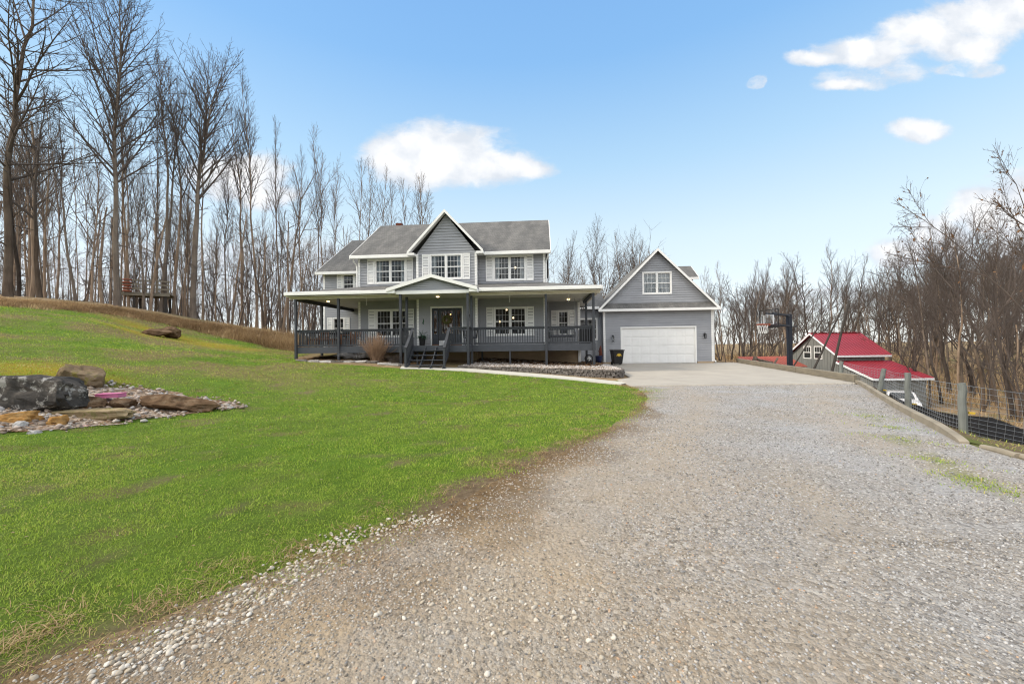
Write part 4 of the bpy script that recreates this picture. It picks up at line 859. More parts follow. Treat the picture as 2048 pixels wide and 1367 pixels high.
# recessed ceiling lights and white rods under the porch ceiling
for x, y in ((-1.35, -.9), (5.2, -1.9), (12.2, .6)):
    m = MB(); m.lathe([(.14, 0), (.14, -.03), (.10, -.05)], 16, (x, y, 2.629)); o = hp(m, 'ceiling_light', 'white'); m = MB(); m.lathe([(.095, -.045), (.08, -.085), (.03, -.10)], 14, (x, y, 2.629)); m.build('lamp_bulb', M['lamp'], o)
for x, y in ((1.05, -1.3), (8.95, -1.3), (12.1, -1.0)):
    m = MB(); m.tube([(x, y, 2.635), (x, y, 2.25)], .014, 8); m.lathe([(.05, 2.6), (.05, 2.63)], 10, (x, y, 0)); hp(m, 'ceiling_rod', 'white')
# wall lanterns
def lantern(x, y, z):
    m = MB(); m.box(x-.05, x+.05, y-.03, y-.001, z-.02, z+.22); m.bar((x, y-.02, z+.2), (x, y-.16, z+.24), .025); m.lathe([(.03, .20), (.09, .14), (.095, .125)], 8, (x, y-.16, z)); m.lathe([(.07, -.12), (.055, -.15), (.02, -.17)], 8, (x, y-.16, z))
    for i in range(4): t = R(45+90*i); m.bar((x+.075*math.cos(t), y-.16+.075*math.sin(t), z+.13), (x+.065*math.cos(t), y-.16+.065*math.sin(t), z-.12), .014)
    o = hp(m, 'wall_lantern', 'metal_black'); g_ = MB(); g_.lathe([(.06, -.118), (.068, .12)], 8, (x, y-.16, z)); g_.build('lamp_glass', M['acrylic'], o)
lantern(GXa+.62, GYa-.016, GZ0+1.72); lantern(GXa+6.72, GYa-.016, GZ0+1.80); lantern(6.62, BY-.016, 1.5)

# ------------------------------------------------------------------ things on the porch
def on_porch(name, label, cat, x, y, z=0, rz=0, group=None): return thing(name, label, cat, tuple(hw(x, y, z)), -HT+rz, group)
def fern(root, h0, n=46, L=.5, m='fern'):
    mb = MB(); r_ = random.Random(4)
    for i in range(n):
        a = r_.uniform(0, 6.28); e = r_.uniform(.35, 1.35); l = L*r_.uniform(.6, 1.1); p = Vector((0, 0, h0)); d = Vector((math.cos(a)*math.cos(e), math.sin(a)*math.cos(e), math.sin(e))); pts = [p]
        for k in range(6): d = (d+Vector((0, 0, -.22))).normalized(); p = p+d*l/6; pts.append(p)
        sdv = Vector((-math.sin(a), math.cos(a), 0))
        for k in range(6):
            for s in (-1, 1):
                for q in (0, .5):
                    b = pts[k].lerp(pts[k+1], q); ll = .085*(1-k/7); t = b+sdv*s*ll+d*.03-Vector((0, 0, .015)); mb.tri(b, b+d*.03, t)
    return mb.build('fronds', M[m], root)
t = on_porch('fern_pot', 'green fern in a tall black pot left of the front door', 'potted plant', 4.12, -1.15)
MB().lathe([(.13, 0), (.16, .25), (.20, .48), (.21, .50), (.18, .50), (.17, .44)], 16).build('pot', M['black'], t); fern(t, .46)
t = on_porch('door_wreath', 'round green wreath hanging on the front door glass', 'wreath', 5.365, BY-.03, 1.44)
mb = MB(); r_ = random.Random(2); mb.tube([(.19*math.cos(i*R(15)), -.03, .19*math.sin(i*R(15))) for i in range(25)], .05, 8)
for i in range(420):
    a = r_.uniform(0, 6.28); rr = .19+r_.gauss(0, .045); c = Vector((rr*math.cos(a), -.05+r_.uniform(-.05, .03), rr*math.sin(a))); d = Vector((r_.gauss(0, 1), r_.gauss(0, .6), r_.gauss(0, 1))).normalized()*.06; mb.tri(c-d*.5, c+d, c+Vector((d.z, 0, -d.x))*.35)
mb.build('wreath_ring', M['wreath'], t); MB().tube([(0, -.03, .22), (0, -.02, .5)], .012, 6).build('hanger', M['metal_black'], t)
t = on_porch('parcel', 'pale flat box left on the deck at the front door', 'box', 5.35, -1.05); mb = MB(); mb.box(-.28, .28, -.16, .16, 0, .27); o = mb.build('box', M['parcel'], t, bevel=.01); mb = MB(); mb.box(-.03, .03, -.163, .163, .0, .2725); mb.build('tape', M['curtain'], t)
t = on_porch('wall_ornament', 'small dark green ornament hanging on the siding left of the front door', 'ornament', 4.03, BY-.03, 1.18); mb = MB(); mb.tube([(0, 0, .34), (.02, -.01, .2), (-.02, -.01, .08), (.02, -.01, 0)], [.006, .03, .035, .01], 8); mb.build('hanging_ornament', M['fern'], t, smooth=True)
# outdoor table, bench and chairs of brown wood
t = on_porch('patio_table', 'low brown slatted wooden table behind the left porch railing', 'table', -1.45, -1.15)
mb = MB()
for i in range(7): mb.box(-.8, .8, -.42+i*.12, -.42+i*.12+.105, .42, .45)
mb.box(-.72, .72, -.36, -.32, .34, .42); mb.box(-.72, .72, .32, .36, .34, .42); mb.build('tabletop', M['brown'], t)
for sx_ in (-1, 1):
    for sy_ in (-1, 1): m = MB(); m.box(sx_*.7-.035, sx_*.7+.035, sy_*.34-.035, sy_*.34+.035, 0, .419); m.build('leg', M['brown'], t)
def chair(name, label, x, y, rz, mat, group=None):
    t = on_porch(name, label, 'chair', x, y, 0, rz, group); mb = MB()
    for i in range(5): mb.box(-.25, .25, -.24+i*.1, -.24+i*.1+.085, .41, .435)
    mb.build('seat', M[mat], t); mb = MB(); mb.bar((-.24, .24, .55), (.24, .24, .55), .03, .06); mb.bar((-.24, .29, .88), (.24, .29, .88), .03, .08)
    for i in range(6): xx = -.2+i*.08; mb.bar((xx, .245, .56), (xx, .285, .86), .03, .018, (0, 1, 0))
    mb.build('backrest', M[mat], t)
    for sx_ in (-1, 1):
        m = MB(); m.bar((sx_*.25, -.23, 0), (sx_*.25, -.23, .64), .04); m.build('leg', M[mat], t); m = MB(); m.bar((sx_*.25, .24, 0), (sx_*.25, .29, .92), .04); m.build('leg', M[mat], t); m = MB(); m.box(sx_*.25-.03, sx_*.25+.03, -.27, .26, .64, .665); m.build('armrest', M[mat], t)
chair('patio_chair', 'brown wooden armchair at the far left end of the porch', -2.0, -.2, R(35), 'brown', 'brown wooden porch chairs')
chair('patio_chair', 'brown wooden armchair left of the ornamental shrub behind the railing', -.35, -.9, R(-60), 'brown', 'brown wooden porch chairs')
chair('patio_chair', 'brown wooden armchair turned to the table near the house corner', .35, -1.35, R(-100), 'brown', 'brown wooden porch chairs')
t = on_porch('black_grill', 'round black kettle grill on the left porch by the house corner', 'grill', -.75, -.2); MB().lathe([(.05, .55), (.22, .62), (.27, .75), (.26, .84), (.15, .97), (.03, 1.0)], 16).build('kettle', M['black'], t, smooth=True)
for i in range(3): a = R(90+120*i); m = MB(); m.tube([(.15*math.cos(a), .15*math.sin(a), .62), (.28*math.cos(a), .28*math.sin(a), 0)], .015, 6); m.build('leg', M['metal_black'], t)
# grey round armchair behind the post right of the steps
t = on_porch('rocking_chair', 'dark grey rounded porch chair behind the post right of the steps', 'chair', 6.85, -1.55, 0, R(10))
mb = MB(); 
for i in range(13):
    a = R(-10+200*i/12); mb.bar((.36*math.cos(a), .30*math.sin(a), .36), (.40*math.cos(a), .36*math.sin(a), .78), .055, .02, (math.cos(a), math.sin(a), 0))
mb.tube([(.41*math.cos(R(-10+200*i/12)), .37*math.sin(R(-10+200*i/12)), .79) for i in range(13)], .028, 6); mb.build('backrest', M['metal_black'], t)
MB().lathe([(.33, .34), (.37, .38), (.35, .44), (.1, .46)], 20).build('seat', M['grey_fab'], t, smooth=True)
for i in range(4): a = R(45+90*i); m = MB(); m.tube([(.28*math.cos(a), .26*math.sin(a), .36), (.36*math.cos(a), .34*math.sin(a), 0)], .02, 6); m.build('leg', M['metal_black'], t)
# porch swing
t = on_porch('porch_swing', 'dark bench swing with grey cushion hung from the right porch ceiling', 'swing', 11.80, .55)
mb = MB(); 
for i in range(5): mb.box(-.72, .72, -.25+i*.1, -.25+i*.1+.085, .40, .43)
mb.box(-.74, -.70, -.27, .27, .34, .399); mb.box(.70, .74, -.27, .27, .34, .399); mb.build('seat', M['metal_black'], t)
mb = MB(); mb.bar((-.72, .30, .86), (.72, .30, .86), .03, .07); mb.bar((-.72, .25, .5), (.72, .25, .5), .03, .05)
for i in range(15): xx = -.68+i*1.36/14; mb.bar((xx, .255, .5), (xx, .3, .84), .035, .016, (0, 1, 0))
mb.build('backrest', M['slate'], t); mb = MB(); mb.box(-.66, .66, -.22, .2, .432, .52); mb.build('cushion', M['grey_fab'], t, bevel=.04)
for s in (-1, 1):
    m = MB(); m.bar((s*.74, -.27, .66), (s*.74, .28, .70), .06, .03); m.bar((s*.74, -.25, .40), (s*.74, -.25, .65), .04); m.bar((s*.74, .25, .40), (s*.74, .3, .86), .04); m.build('armrest', M['metal_black'], t)
    m = MB(); m.tube([(s*.74, -.25, .66), (s*.74, 0, 1.35), (s*.74, 0, 2.62)], .010, 5); m.tube([(s*.74, .27, .7), (s*.74, 0, 1.35)], .010, 5); m.build('chain', M['wire'], t)
t = on_porch('covered_grill', 'gas grill under a black cover at the right end of the porch', 'grill', 12.93, -.95, 0, R(90))
mb = MB(); mb.slab([(-.55, -.28, 0), (.55, -.28, 0), (.55, .28, 0), (-.55, .28, 0)], (0, 0, .78)); mb.slab([(-.38, -.26, .78), (-.38, .26, .78), (-.38, .2, 1.0), (-.38, -.12, 1.02)], (.76, 0, 0)); mb.build('grill_cover', M['black'], t, bevel=.05)
mb = MB(); 
for s in (-1, 1): mb.tube([(s*.5, -.29, .02), (s*.48, -.31, .4), (s*.5, -.29, .76)], .02, 6)
mb.build('cover_fold', M['black'], t)
# ------------------------------------------------------------------ bare trees
class TM:
    """polyline branches collected and turned into tubes in one go"""
    def __init__(s): s.b = []
    def add(s, pts, rad, n): s.b.append((pts, rad, n))
    def mesh(s, name, m):
        V, Fq = [], []; nv = 0; groups = {}
        for pts, rad, n in s.b: groups.setdefault((len(pts), n), []).append((pts, rad))
        for (mm, n), lst in groups.items():
            P = np.array([p for p, _ in lst], float); Rr = np.array([r for _, r in lst], float); k = len(lst)
            d = np.empty_like(P); d[:, 1:-1] = P[:, 2:]-P[:, :-2]; d[:, 0] = P[:, 1]-P[:, 0]; d[:, -1] = P[:, -1]-P[:, -2]
            d /= np.linalg.norm(d, axis=2)[..., None]+1e-9
            mean = P[:, -1]-P[:, 0]; ref = np.where((np.abs(mean[:, 2]) > .6*np.linalg.norm(mean, axis=1))[:, None], np.array([1., .1, 0]), np.array([0, .1, 1.]))[:, None, :]
            a = np.cross(d, ref); a /= np.linalg.norm(a, axis=2)[..., None]+1e-9; b = np.cross(d, a)
            t = 2*np.pi*np.arange(n)/n
            ring = P[:, :, None]+(a[:, :, None]*np.cos(t)[:, None]+b[:, :, None]*np.sin(t)[:, None])*Rr[:, :, None, None]
            V.append(ring.reshape(-1, 3)); i, j, q = np.meshgrid(np.arange(k), np.arange(mm-1), np.arange(n), indexing='ij'); o = nv+i*mm*n+j*n
            Fq.append(np.stack([o+q, o+(q+1) % n, o+n+(q+1) % n, o+n+q], 3).reshape(-1)); nv += k*mm*n
        me = np_mesh(name, np.concatenate(V), np.concatenate(Fq), 4, m, None, True); d = me.data; bpy.data.objects.remove(me); return d
def path(r, p, d, L, n, wig, up, droop=0):
    pts = [p]; x, y, z = p; dx, dy, dz = d
    for i in range(n):
        dx += r.gauss(0, wig); dy += r.gauss(0, wig); dz += r.gauss(0, wig*.7)+up
        q = math.sqrt(dx*dx+dy*dy+dz*dz); dx /= q; dy /= q; dz /= q
        x += dx*L/n; y += dy*L/n; z += dz*L/n; pts.append((x, y, z))
    return pts, (dx, dy, dz)
def interp(pts, t):
    f = t*(len(pts)-1); i = min(int(f), len(pts)-2); f -= i; a, b = pts[i], pts[i+1]
    p = tuple(a[k]+(b[k]-a[k])*f for k in range(3)); d = tuple(b[k]-a[k] for k in range(3)); q = math.sqrt(sum(e*e for e in d)); return p, tuple(e/q for e in d)
def side(r, d, ang, az):
    """direction leaving d at angle ang"""
    D = Vector(d); a = D.orthogonal().normalized(); b = D.cross(a); v = a*math.cos(az)+b*math.sin(az)
    w = D*math.cos(ang)+v*math.sin(ang); return (w.x, w.y, w.z)
TW = .0068
def grow(r, tm, pts, r0, L, lev, spec):
    """children along a limb"""
    nch, ang, lf, up, wig = spec[lev]
    n = max(2, int(nch*L)) if lev else nch
    az = r.uniform(0, 6.28)
    for i in range(n):
        t = .18+.82*(i+r.random())/n; az += 2.4+r.gauss(0, .4); p, d = interp(pts, min(t, .99))
        l = L*lf*(1.12-t*.75)*r.uniform(.55, 1.2)
        if l < .12: continue
        rr = max(TW, min(r0*(1-t*.8)*.6, .009+l*.0095)); k = 4 if lev < 2 else 2
        q, e = path(r, p, side(r, d, ang*r.uniform(.7, 1.2), az), l, k, wig, up)
        m = len(q); tm.add(q, [rr+(TW*.75-rr)*(j/(m-1)) for j in range(m)], 4 if lev < 1 else 3)
        if lev+1 < len(spec): grow(r, tm, q, rr, l, lev+1, spec)
def poplar(seed, H=20, r0=.24, t0=.5, nb=34, bl=.26, lean=0, upang=(50, 70), fork=0, twig=1.0):
    r = random.Random(seed); tr = TM(); cr = TM(); la = r.uniform(0, 6.28)
    n = 14; pts, _ = path(r, (0, 0, -.4), (lean*math.cos(la), lean*math.sin(la), 1), H*.45+.4, n//2, .026, .012)
    p2, _ = path(r, pts[-1], (lean*.6*math.cos(la)+r.gauss(0, .02), lean*.6*math.sin(la)+r.gauss(0, .02), 1), H*.55, n//2+1, .05, .04)
    pts = pts+p2[1:]; m = len(pts); rad = [max(.012, r0*(1-(j/(m-1))*.96)**.85*(1+.35*math.exp(-j*1.7))) for j in range(m)]
    tr.add(pts, rad, 9)
    spec = [(13, R(34), .44, .035, .05), (2.8*twig, R(34), .44, .03, .08), (2.6*twig, R(36), .5, .02, .1)]
    def limb(p, d, l, rr, k=6):
        q, e = path(r, p, d, l, k, .04, .035); mm = len(q); cr.add(q, [rr+(TW-rr)*(j/(mm-1))**.8 for j in range(mm)], 5); grow(r, cr, q, rr, l, 0, spec)
    az = r.uniform(0, 6.28)
    for i in range(nb):
        t = t0+(1-t0)*(i+r.random()*.8)/nb; az += 2.4+r.gauss(0, .5); p, d = interp(pts, min(t, .985)); s = (t-t0)/(1-t0)
        e = R(r.uniform(*upang)+14*s); l = H*bl*(1-s*.62)*r.uniform(.35, 1.15)*(.65+.35*min(1, s*5)); rr = min(r0*(1-t)*.62+.012, .012+l*.0105)
        limb(p, (math.cos(az)*math.cos(e), math.sin(az)*math.cos(e), math.sin(e)), l, rr)
    for i in range(r.randint(1, 3)):         # forking leaders
        t = r.uniform(t0*.95, .78); p, d = interp(pts, t); a = r.uniform(0, 6.28); e = R(r.uniform(60, 74)); l = H*(1-t)*r.uniform(.65, .95); limb(p, (math.cos(a)*math.cos(e), math.sin(a)*math.cos(e), math.sin(e)), l, r0*(1-t)*.75+.01, 8)
    for i in range(r.randint(2, 6)):        # stubs and stray low branches
        t = r.uniform(.12, t0); p, d = interp(pts, t); a = r.uniform(0, 6.28); l = r.uniform(.5, 2.6); q, e = path(r, p, (math.cos(a)*.8, math.sin(a)*.8, r.uniform(-.2, .5)), l, 5, .14, .02)
        cr.add(q, [.03*(1-.8*j/5) for j in range(6)], 4); grow(r, cr, q, .02, l, 1, spec)
    return tr, cr
def oak(seed, H=14, r0=.26, th=.3, nf=4, spread=.75, lv=2, dens=1.0, wig=.11, nfl=12):
    r = random.Random(seed); tr = TM(); cr = TM()
    pts, d = path(r, (0, 0, -.5), (r.gauss(0, .06), r.gauss(0, .06), 1), H*th+.5, 6, .05, .03)
    m = len(pts); tr.add(pts, [r0*(1+.5*math.exp(-j*1.5))*(1-.3*j/(m-1)) for j in range(m)], 9)
    spec = [(nfl, R(46), .42, .02, .10), (2.0*dens, R(44), .48, .015, .13), (2.5*dens, R(42), .5, .0, .14)]
    def fork(p, d, l, rr, lev):
        q, e = path(r, p, d, l, 6, wig*.75, .03); mm = len(q); end = rr*.55; (tr if lev == 0 and rr > .09 else cr).add(q, [rr+(end-rr)*(j/(mm-1)) for j in range(mm)], 6)
        if lev >= 1 or l > 2: grow(r, cr, q, end, l*.8, 1, spec)
        if lev < lv:
            a = r.uniform(0, 6.28)
            for i in range(r.choice((2, 2, 3))):
                fork(q[-1], side(r, e, spread*r.uniform(.35, .8), a+i*6.28/3+r.gauss(0, .3)), l*r.uniform(.6, .85), end*.95, lev+1)
            p2, e2 = interp(q, r.uniform(.35, .7)); fork(p2, side(r, e2, spread*r.uniform(.8, 1.1), r.uniform(0, 6.28)), l*.6, rr*.5, lev+1)
        else: grow(r, cr, q, end, l*1.4, 0, spec)
    a = r.uniform(0, 6.28)
    for i in range(nf): fork(pts[-1] if i < 2 else interp(pts, r.uniform(.6, .98))[0], side(r, d, spread*(.15 if i == 0 else r.uniform(.5, 1)), a+i*6.28/nf), H*(1-th)*.40*r.uniform(.8, 1.15), r0*.62*(1 if i == 0 else r.uniform(.5, .85)), 0)
    return tr, cr
def snag(seed, H=8, r0=.14):
    r = random.Random(seed); tr = TM(); cr = TM(); pts, _ = path(r, (0, 0, -.4), (r.gauss(0, .1), r.gauss(0, .1), 1), H, 9, .06, .02)
    tr.add(pts, [r0*(1-.6*j/9) for j in range(10)], 8); spec = [(5, R(50), .4, .02, .12), (1.8, R(42), .45, .0, .12)]
    for i in range(7):
        p, d = interp(pts, r.uniform(.35, .98)); a = r.uniform(0, 6.28); l = r.uniform(.6, 2.2); q, e = path(r, p, (math.cos(a), math.sin(a), .8), l, 5, .12, .05); cr.add(q, [.035*(1-.75*j/5) for j in range(6)], 4); grow(r, cr, q, .025, l, 0, spec)
    return tr, cr
def sapling(seed, H=6, ns=1, r0=.035):
    r = random.Random(seed); tr = TM(); cr = TM(); spec = [(7, R(40), .4, .03, .1), (2.6, R(40), .5, .02, .1)]
    for s in range(ns):
        p = (r.gauss(0, .12*ns), r.gauss(0, .12*ns), -.2); h = H*r.uniform(.7, 1.05); q, e = path(r, p, (r.gauss(0, .14), r.gauss(0, .14), 1), h, 8, .06, .03)
        tr.add(q, [r0*(1-.85*j/8)+.004 for j in range(9)], 5)
        for i in range(int(11*h/5)):
            t = r.uniform(.2, .98); pp, d = interp(q, t); l = h*.3*(1.1-t*.7)*r.uniform(.5, 1.1); w_, e = path(r, pp, side(r, d, R(r.uniform(30, 55)), r.uniform(0, 6.28)), l, 4, .08, .04); cr.add(w_, [.012*(1-.5*j/4) for j in range(5)], 3); grow(r, cr, w_, .012, l, 0, spec)
    return tr, cr
def leafy(mesh_pts, seed): pass
VAR = {}
def variant(key, tc, bk, tk):
    tr, cr = tc; VAR[key] = (tr.mesh('trunk', M[bk]), cr.mesh('crown', M[tk]))
for i in range(6): variant('pop%d' % i, poplar(100+i, 20, .118+.012*(i % 3), (.42,.5,.56,.48,.6,.52)[i], (34,28,24,30,22,26)[i], (.27,.23,.20,.25,.18,.22)[i], .02*(i % 3)), 'bark_tan' if i % 2 else 'bark_grey', 'twig')
for i in range(3): variant('slim%d' % i, poplar(140+i, 16, .068, (.52,.62,.45)[i], (15,11,13)[i], (.27,.22,.30)[i], .03, (58, 74), twig=1.0), 'bark_tan', 'twig_tan')
variant('hero0', poplar(201, 24, .155, .38, 56, .37, .0, (47, 64)), 'bark_grey', 'twig')
variant('hero1', poplar(202, 20, .165, .42, 48, .33, .01, (42, 62)), 'bark_grey', 'twig')
variant('reach', poplar(303, 20, .125, .30, 44, .32, .02, (16, 52)), 'bark_brown', 'twig')
variant('leafy', oak(410, 13, .15, .3, 5, .75, 2, 1.25, .12, 15), 'bark_dark', 'twig')
for i in range(4): variant('oak%d' % i, oak(400+i, 13, .14, (.28,.34,.24,.3)[i], 4, (.7,.8,.65,.9)[i], 2, 1.05), 'bark_brown' if i % 2 else 'bark_dark', 'twig')
for i in range(2): variant('leanoak%d' % i, oak(430+i, 11, .105, .45, 3, .7, 1, 1.0), 'bark_tan', 'twig_tan')
for i in range(3): variant('snag%d' % i, snag(500+i, 9, .115), 'bark_tan' if i else 'bark_dark', 'twig')
for i in range(4): variant('sap%d' % i, sapling(600+i, 6, 1+i % 2), 'twig', 'twig')
for i in range(2): variant('pale%d' % i, poplar(660+i, 12, .07, .35, 13, .3, .05, (54, 72), twig=.9), 'bark_tan', 'twig_tan')
HREF = {'pop': 20, 'sli': 16, 'her': 20, 'rea': 20, 'oak': 13, 'lea': 11, 'sna': 9, 'sap': 6, 'pal': 12}
first = {}
def tree(var, x, y, h, rz, label, group=None, name='bare_tree', lean=(0, 0), wide=1.0, z=None):
    tr, cr = VAR[var]; o = thing(name, label, 'tree', (x, y, gz(x, y) if z is None else z), rz, group)
    H0 = 24 if var == 'hero0' else 13 if var == 'leafy' else HREF[var[:3]]; s = h/H0; o.scale = (s*wide, s*wide, s); o.rotation_euler = (lean[0], lean[1], rz)
    for n, d in (('trunk', tr), ('crown', cr)):
        c = bpy.data.objects.new(n, d); C.objects.link(c); c.parent = o
    return o
def ptree(var, px, Y, ytop, label, group=None, **k):
    """a tree rooted on the terrain at picture column px and depth Y whose top reaches row ytop"""
    p = at(px, 640, Y); z0 = gz(p.x, Y); zt = at(px, ytop, Y).z; return tree(var, p.x, Y, zt-z0, rnd.uniform(0, 6.28), label, group, **k)
GL = 'tall bare trees along the top of the left bank'
ptree('reach', 14, 25.5, -190, 'dark trunked bare tree at the left edge whose long thin limbs sweep to the right', GL, wide=1.35)
ptree('snag0', 36, 27, 322, 'thin broken snag just right of the dark tree at the left edge', GL)
ptree('snag1', 62, 29, 225, 'slender crooked bare tree left of the forked tree on the bank', GL, wide=.9)
ptree('oak1', 80, 27.5, 120, 'forked bare tree with rising limbs near the left end of the bank', GL, wide=.8)
ptree('pop4', 152, 28, 185, 'bare tree leaning right with a bent top left of the tallest straight tree', GL, lean=(0, R(6)), wide=.9)
ptree('pale0', 183, 29, 290, 'low bare tree tilted right close to the tallest straight tree', GL, lean=(0, R(9)), wide=1.2)
ptree('snag2', 206, 29.5, 385, 'stubby broken trunk directly left of the tallest straight tree', GL, wide=1.2)
ptree('hero0', 234, 28.6, -55, 'tallest straight grey tree on the bank with fan of upswept branches beside the platform', GL, wide=1.2)
ptree('slim0', 249, 32, 190, 'slim bare tree standing close behind the tallest straight tree', GL)
PLT = ptree('pop3', 257, 31.5, 120, 'straight bare tree that carries the left end of the wooden platform', GL, wide=.75)
ptree('slim1', 311, 33.5, 120, 'very slim straight tree at the right end of the wooden platform', GL, wide=.9)
ptree('pop4', 322, 32.5, 110, 'left of two straight trunks standing close together right of the platform', GL, wide=.95)
ptree('pop2', 331, 33.2, 150, 'right of two straight trunks standing close together right of the platform', GL, wide=.85)
ptree('pop1', 346, 34, 145, 'straight pale trunk just left of the thick tree with the wide crown', GL, wide=.9)
ptree('hero1', 387, 33, 85, 'thick trunked bare tree with wide fan crown above the right end of the boulders', GL, wide=1.2)
ptree('slim2', 406, 35, 180, 'thin straight tree close to the right of the thick tree with the wide crown', GL)
ptree('pale0', 432, 36, 415, 'short pale young tree left of the tree with the open vase crown', GL)
ptree('pop0', 456, 36, 300, 'bare tree with open vase crown against the white cloud', GL, wide=.85)
ptree('pop5', 484, 38, 205, 'straight tall tree right of the tree with the open vase crown', GL, wide=.8)
ptree('pop3', 514, 38, 180, 'tall tree with dense narrow top standing before the cloud', GL, wide=.85)
ptree('oak3', 528, 37, 385, 'low spreading bare tree with many stems before the brown brush', GL, wide=.7)
ptree('pop2', 560, 41, 258, 'slim tree with tuft of branches at its top left of the porch roof corner', GL, wide=.75)
ptree('leanoak0', 566, 39.5, 285, 'crooked tree leaning right above the left porch roof corner', GL, lean=(0, R(6)), wide=.7)
ptree('pale1', 592, 39.5, 445, 'slanting pale young tree behind the left porch post', GL, lean=(0, R(12)))
ptree('pop1', 606, 42, 312, 'bare tree with sparse ragged top rising over the left porch roof corner', GL, wide=.75)
ptree('pop4', 627, 43, 318, 'narrow bare tree right above the left wing eave', GL, wide=.75)
ptree('slim0', 653, 43, 290, 'slender tree with long bare stem rising over the left wing roof slope', GL)
ptree('slim2', 678, 44, 345, 'thin straight tree rising over the left wing ridge', GL)
GB = 'bare treetops above the house roofs'
for v, px, Y, yt, lb in [('slim1', 716, 48, 318, 'bare treetop with upswept twigs left of the main roof ridge'), ('slim0', 733, 50, 350, 'thin forked treetop close to the left slope of the main roof'), ('slim2', 764, 50, 340, 'treetop just above the left end of the main ridge'), ('pale0', 777, 51, 372, 'short treetop second from the left end of the main ridge'),
        ('slim1', 817, 52, 360, 'treetop directly behind the roof vent'), ('pale1', 836, 53, 366, 'treetop between the roof vent and the front gable'), ('slim0', 851, 52, 368, 'treetop touching the left slope of the front gable')]: ptree(v, px, Y, yt, lb, GB)
for v, px, Y, yt, lb in [('pop2', 1128, 50, 470, 'bare treetop right of the main roof end'), ('pop4', 1152, 52, 488, 'second bare treetop right of the main roof end'), ('pop0', 1180, 47, 452, 'tallest bare tree between house and garage'), ('oak0', 1205, 50, 478, 'bushy bare tree behind the gap between house and garage'), ('pop1', 1236, 49, 470, 'bare tree behind the left slope of the garage roof'), ('pop3', 1262, 52, 478, 'bare tree whose top meets the garage rake'), ('pop5', 1290, 53, 474, 'bare treetop left of the garage gable peak')]: ptree(v, px, Y, yt, lb, GB)
GR = 'bare trees of the wood on the right'
for v, px, Y, yt, lb, w in [
    ('oak2', 1450, 44, 560, 'bushy bare tree touching the garage right corner', 1.1), ('oak0', 1482, 40, 538, 'broad rounded bare tree between garage and basketball hoop', 1.0), ('oak1', 1532, 44, 548, 'bare tree behind the basketball backboard', .9), ('pop0', 1560, 48, 545, 'slim tree behind the backboard arm', .9),
    ('leanoak1', 1592, 46, 525, 'bare tree with steep forked limbs behind the basketball pole', 1.1), ('oak3', 1620, 48, 520, 'wide forked bare tree behind the barn gable peak', 1.0), ('pop5', 1655, 50, 512, 'upright bare tree left of the leaning pole tops', 1.1), ('oak0', 1688, 52, 560, 'low bushy tree behind the leaning pole tops', 1.0), ('pop2', 1716, 50, 535, 'pointed tree behind the right end of the barn ridge', 1.2), ('oak2', 1742, 50, 540, 'rounded bare tree right of the barn ridge', .9),
    ('oak1', 1778, 46, 515, 'forked bare tree above the right end of the barn roof', .9), ('pop0', 1806, 44, 500, 'upright bare tree beside the right end of the barn', 1.0), ('oak3', 1842, 40, 440, 'tall branching tree right of the barn', .9), ('pop1', 1868, 42, 470, 'straight dark tree between the barn and the fence post', 1.0), ('oak0', 1895, 38, 425, 'tall crowned tree above the nearest fence post', .9), ('pop4', 1922, 40, 455, 'straight tree directly behind the nearest fence post', 1.1), ('oak2', 1945, 36, 432, 'tree with rounded top right of the nearest fence post', .9),
    ('oak1', 1985, 32, 420, 'heavy forked dark tree near the right edge', .95), ('pop3', 2012, 34, 450, 'straight dark tree near the right edge', .9)]: ptree(v, px, Y, yt-16, lb, GR, wide=w)
for v, px, Y, yt, lb, w in [('oak0', 1822, 30, 545, 'dark low branching tree just right of the barn roof', .9), ('pop2', 1856, 29, 480, 'dark straight trunk rising right of the lean to roof', .9), ('oak2', 1880, 31, 500, 'dark crooked tree left of the nearest fence post', .8), ('pop5', 1912, 28, 440, 'dark upright tree just left above the nearest fence post', .9), ('oak1', 1962, 27, 450, 'dark wide crowned tree between the nearest post and the right edge', .85), ('pop0', 1990, 29, 420, 'dark trunk with upswept crown near the right edge', .9), ('oak0', 2020, 24, 430, 'dark crooked trunk with tangled crown at the right edge', .8)]: ptree(v, px, Y, yt, lb, GR, wide=w)
o = ptree('leafy', 2108, 19, 200, 'near tree whose leafy tipped branches reach in at the right edge', GR, wide=.62)
vv = np.empty(len(VAR['leafy'][1].vertices)*3, np.float32); VAR['leafy'][1].vertices.foreach_get('co', vv); vv = vv.reshape(-1, 3)[rs.randint(0, len(vv)//3, 520)]; n = len(vv); a_ = rs.normal(0, .042, (n, 4, 3)); a_[:, 2] = -a_[:, 0]; a_[:, 3] = -a_[:, 1]
lv_ = np_mesh('leaves', (vv[:, None]+a_).reshape(-1, 3), np.arange(4*n), 4, M['leaf'], {'tone': np.repeat(rs.rand(n)*.5, 4), 'tip': np.zeros(4*n)}); lv_.parent = o
ptree('oak3', 2035, 26, 520, 'dark low tree standing at the right edge behind the fence', GR, wide=.8)
ptree('snag1', 2030, 24, 640, 'pale broken trunk low at the right edge', GR)
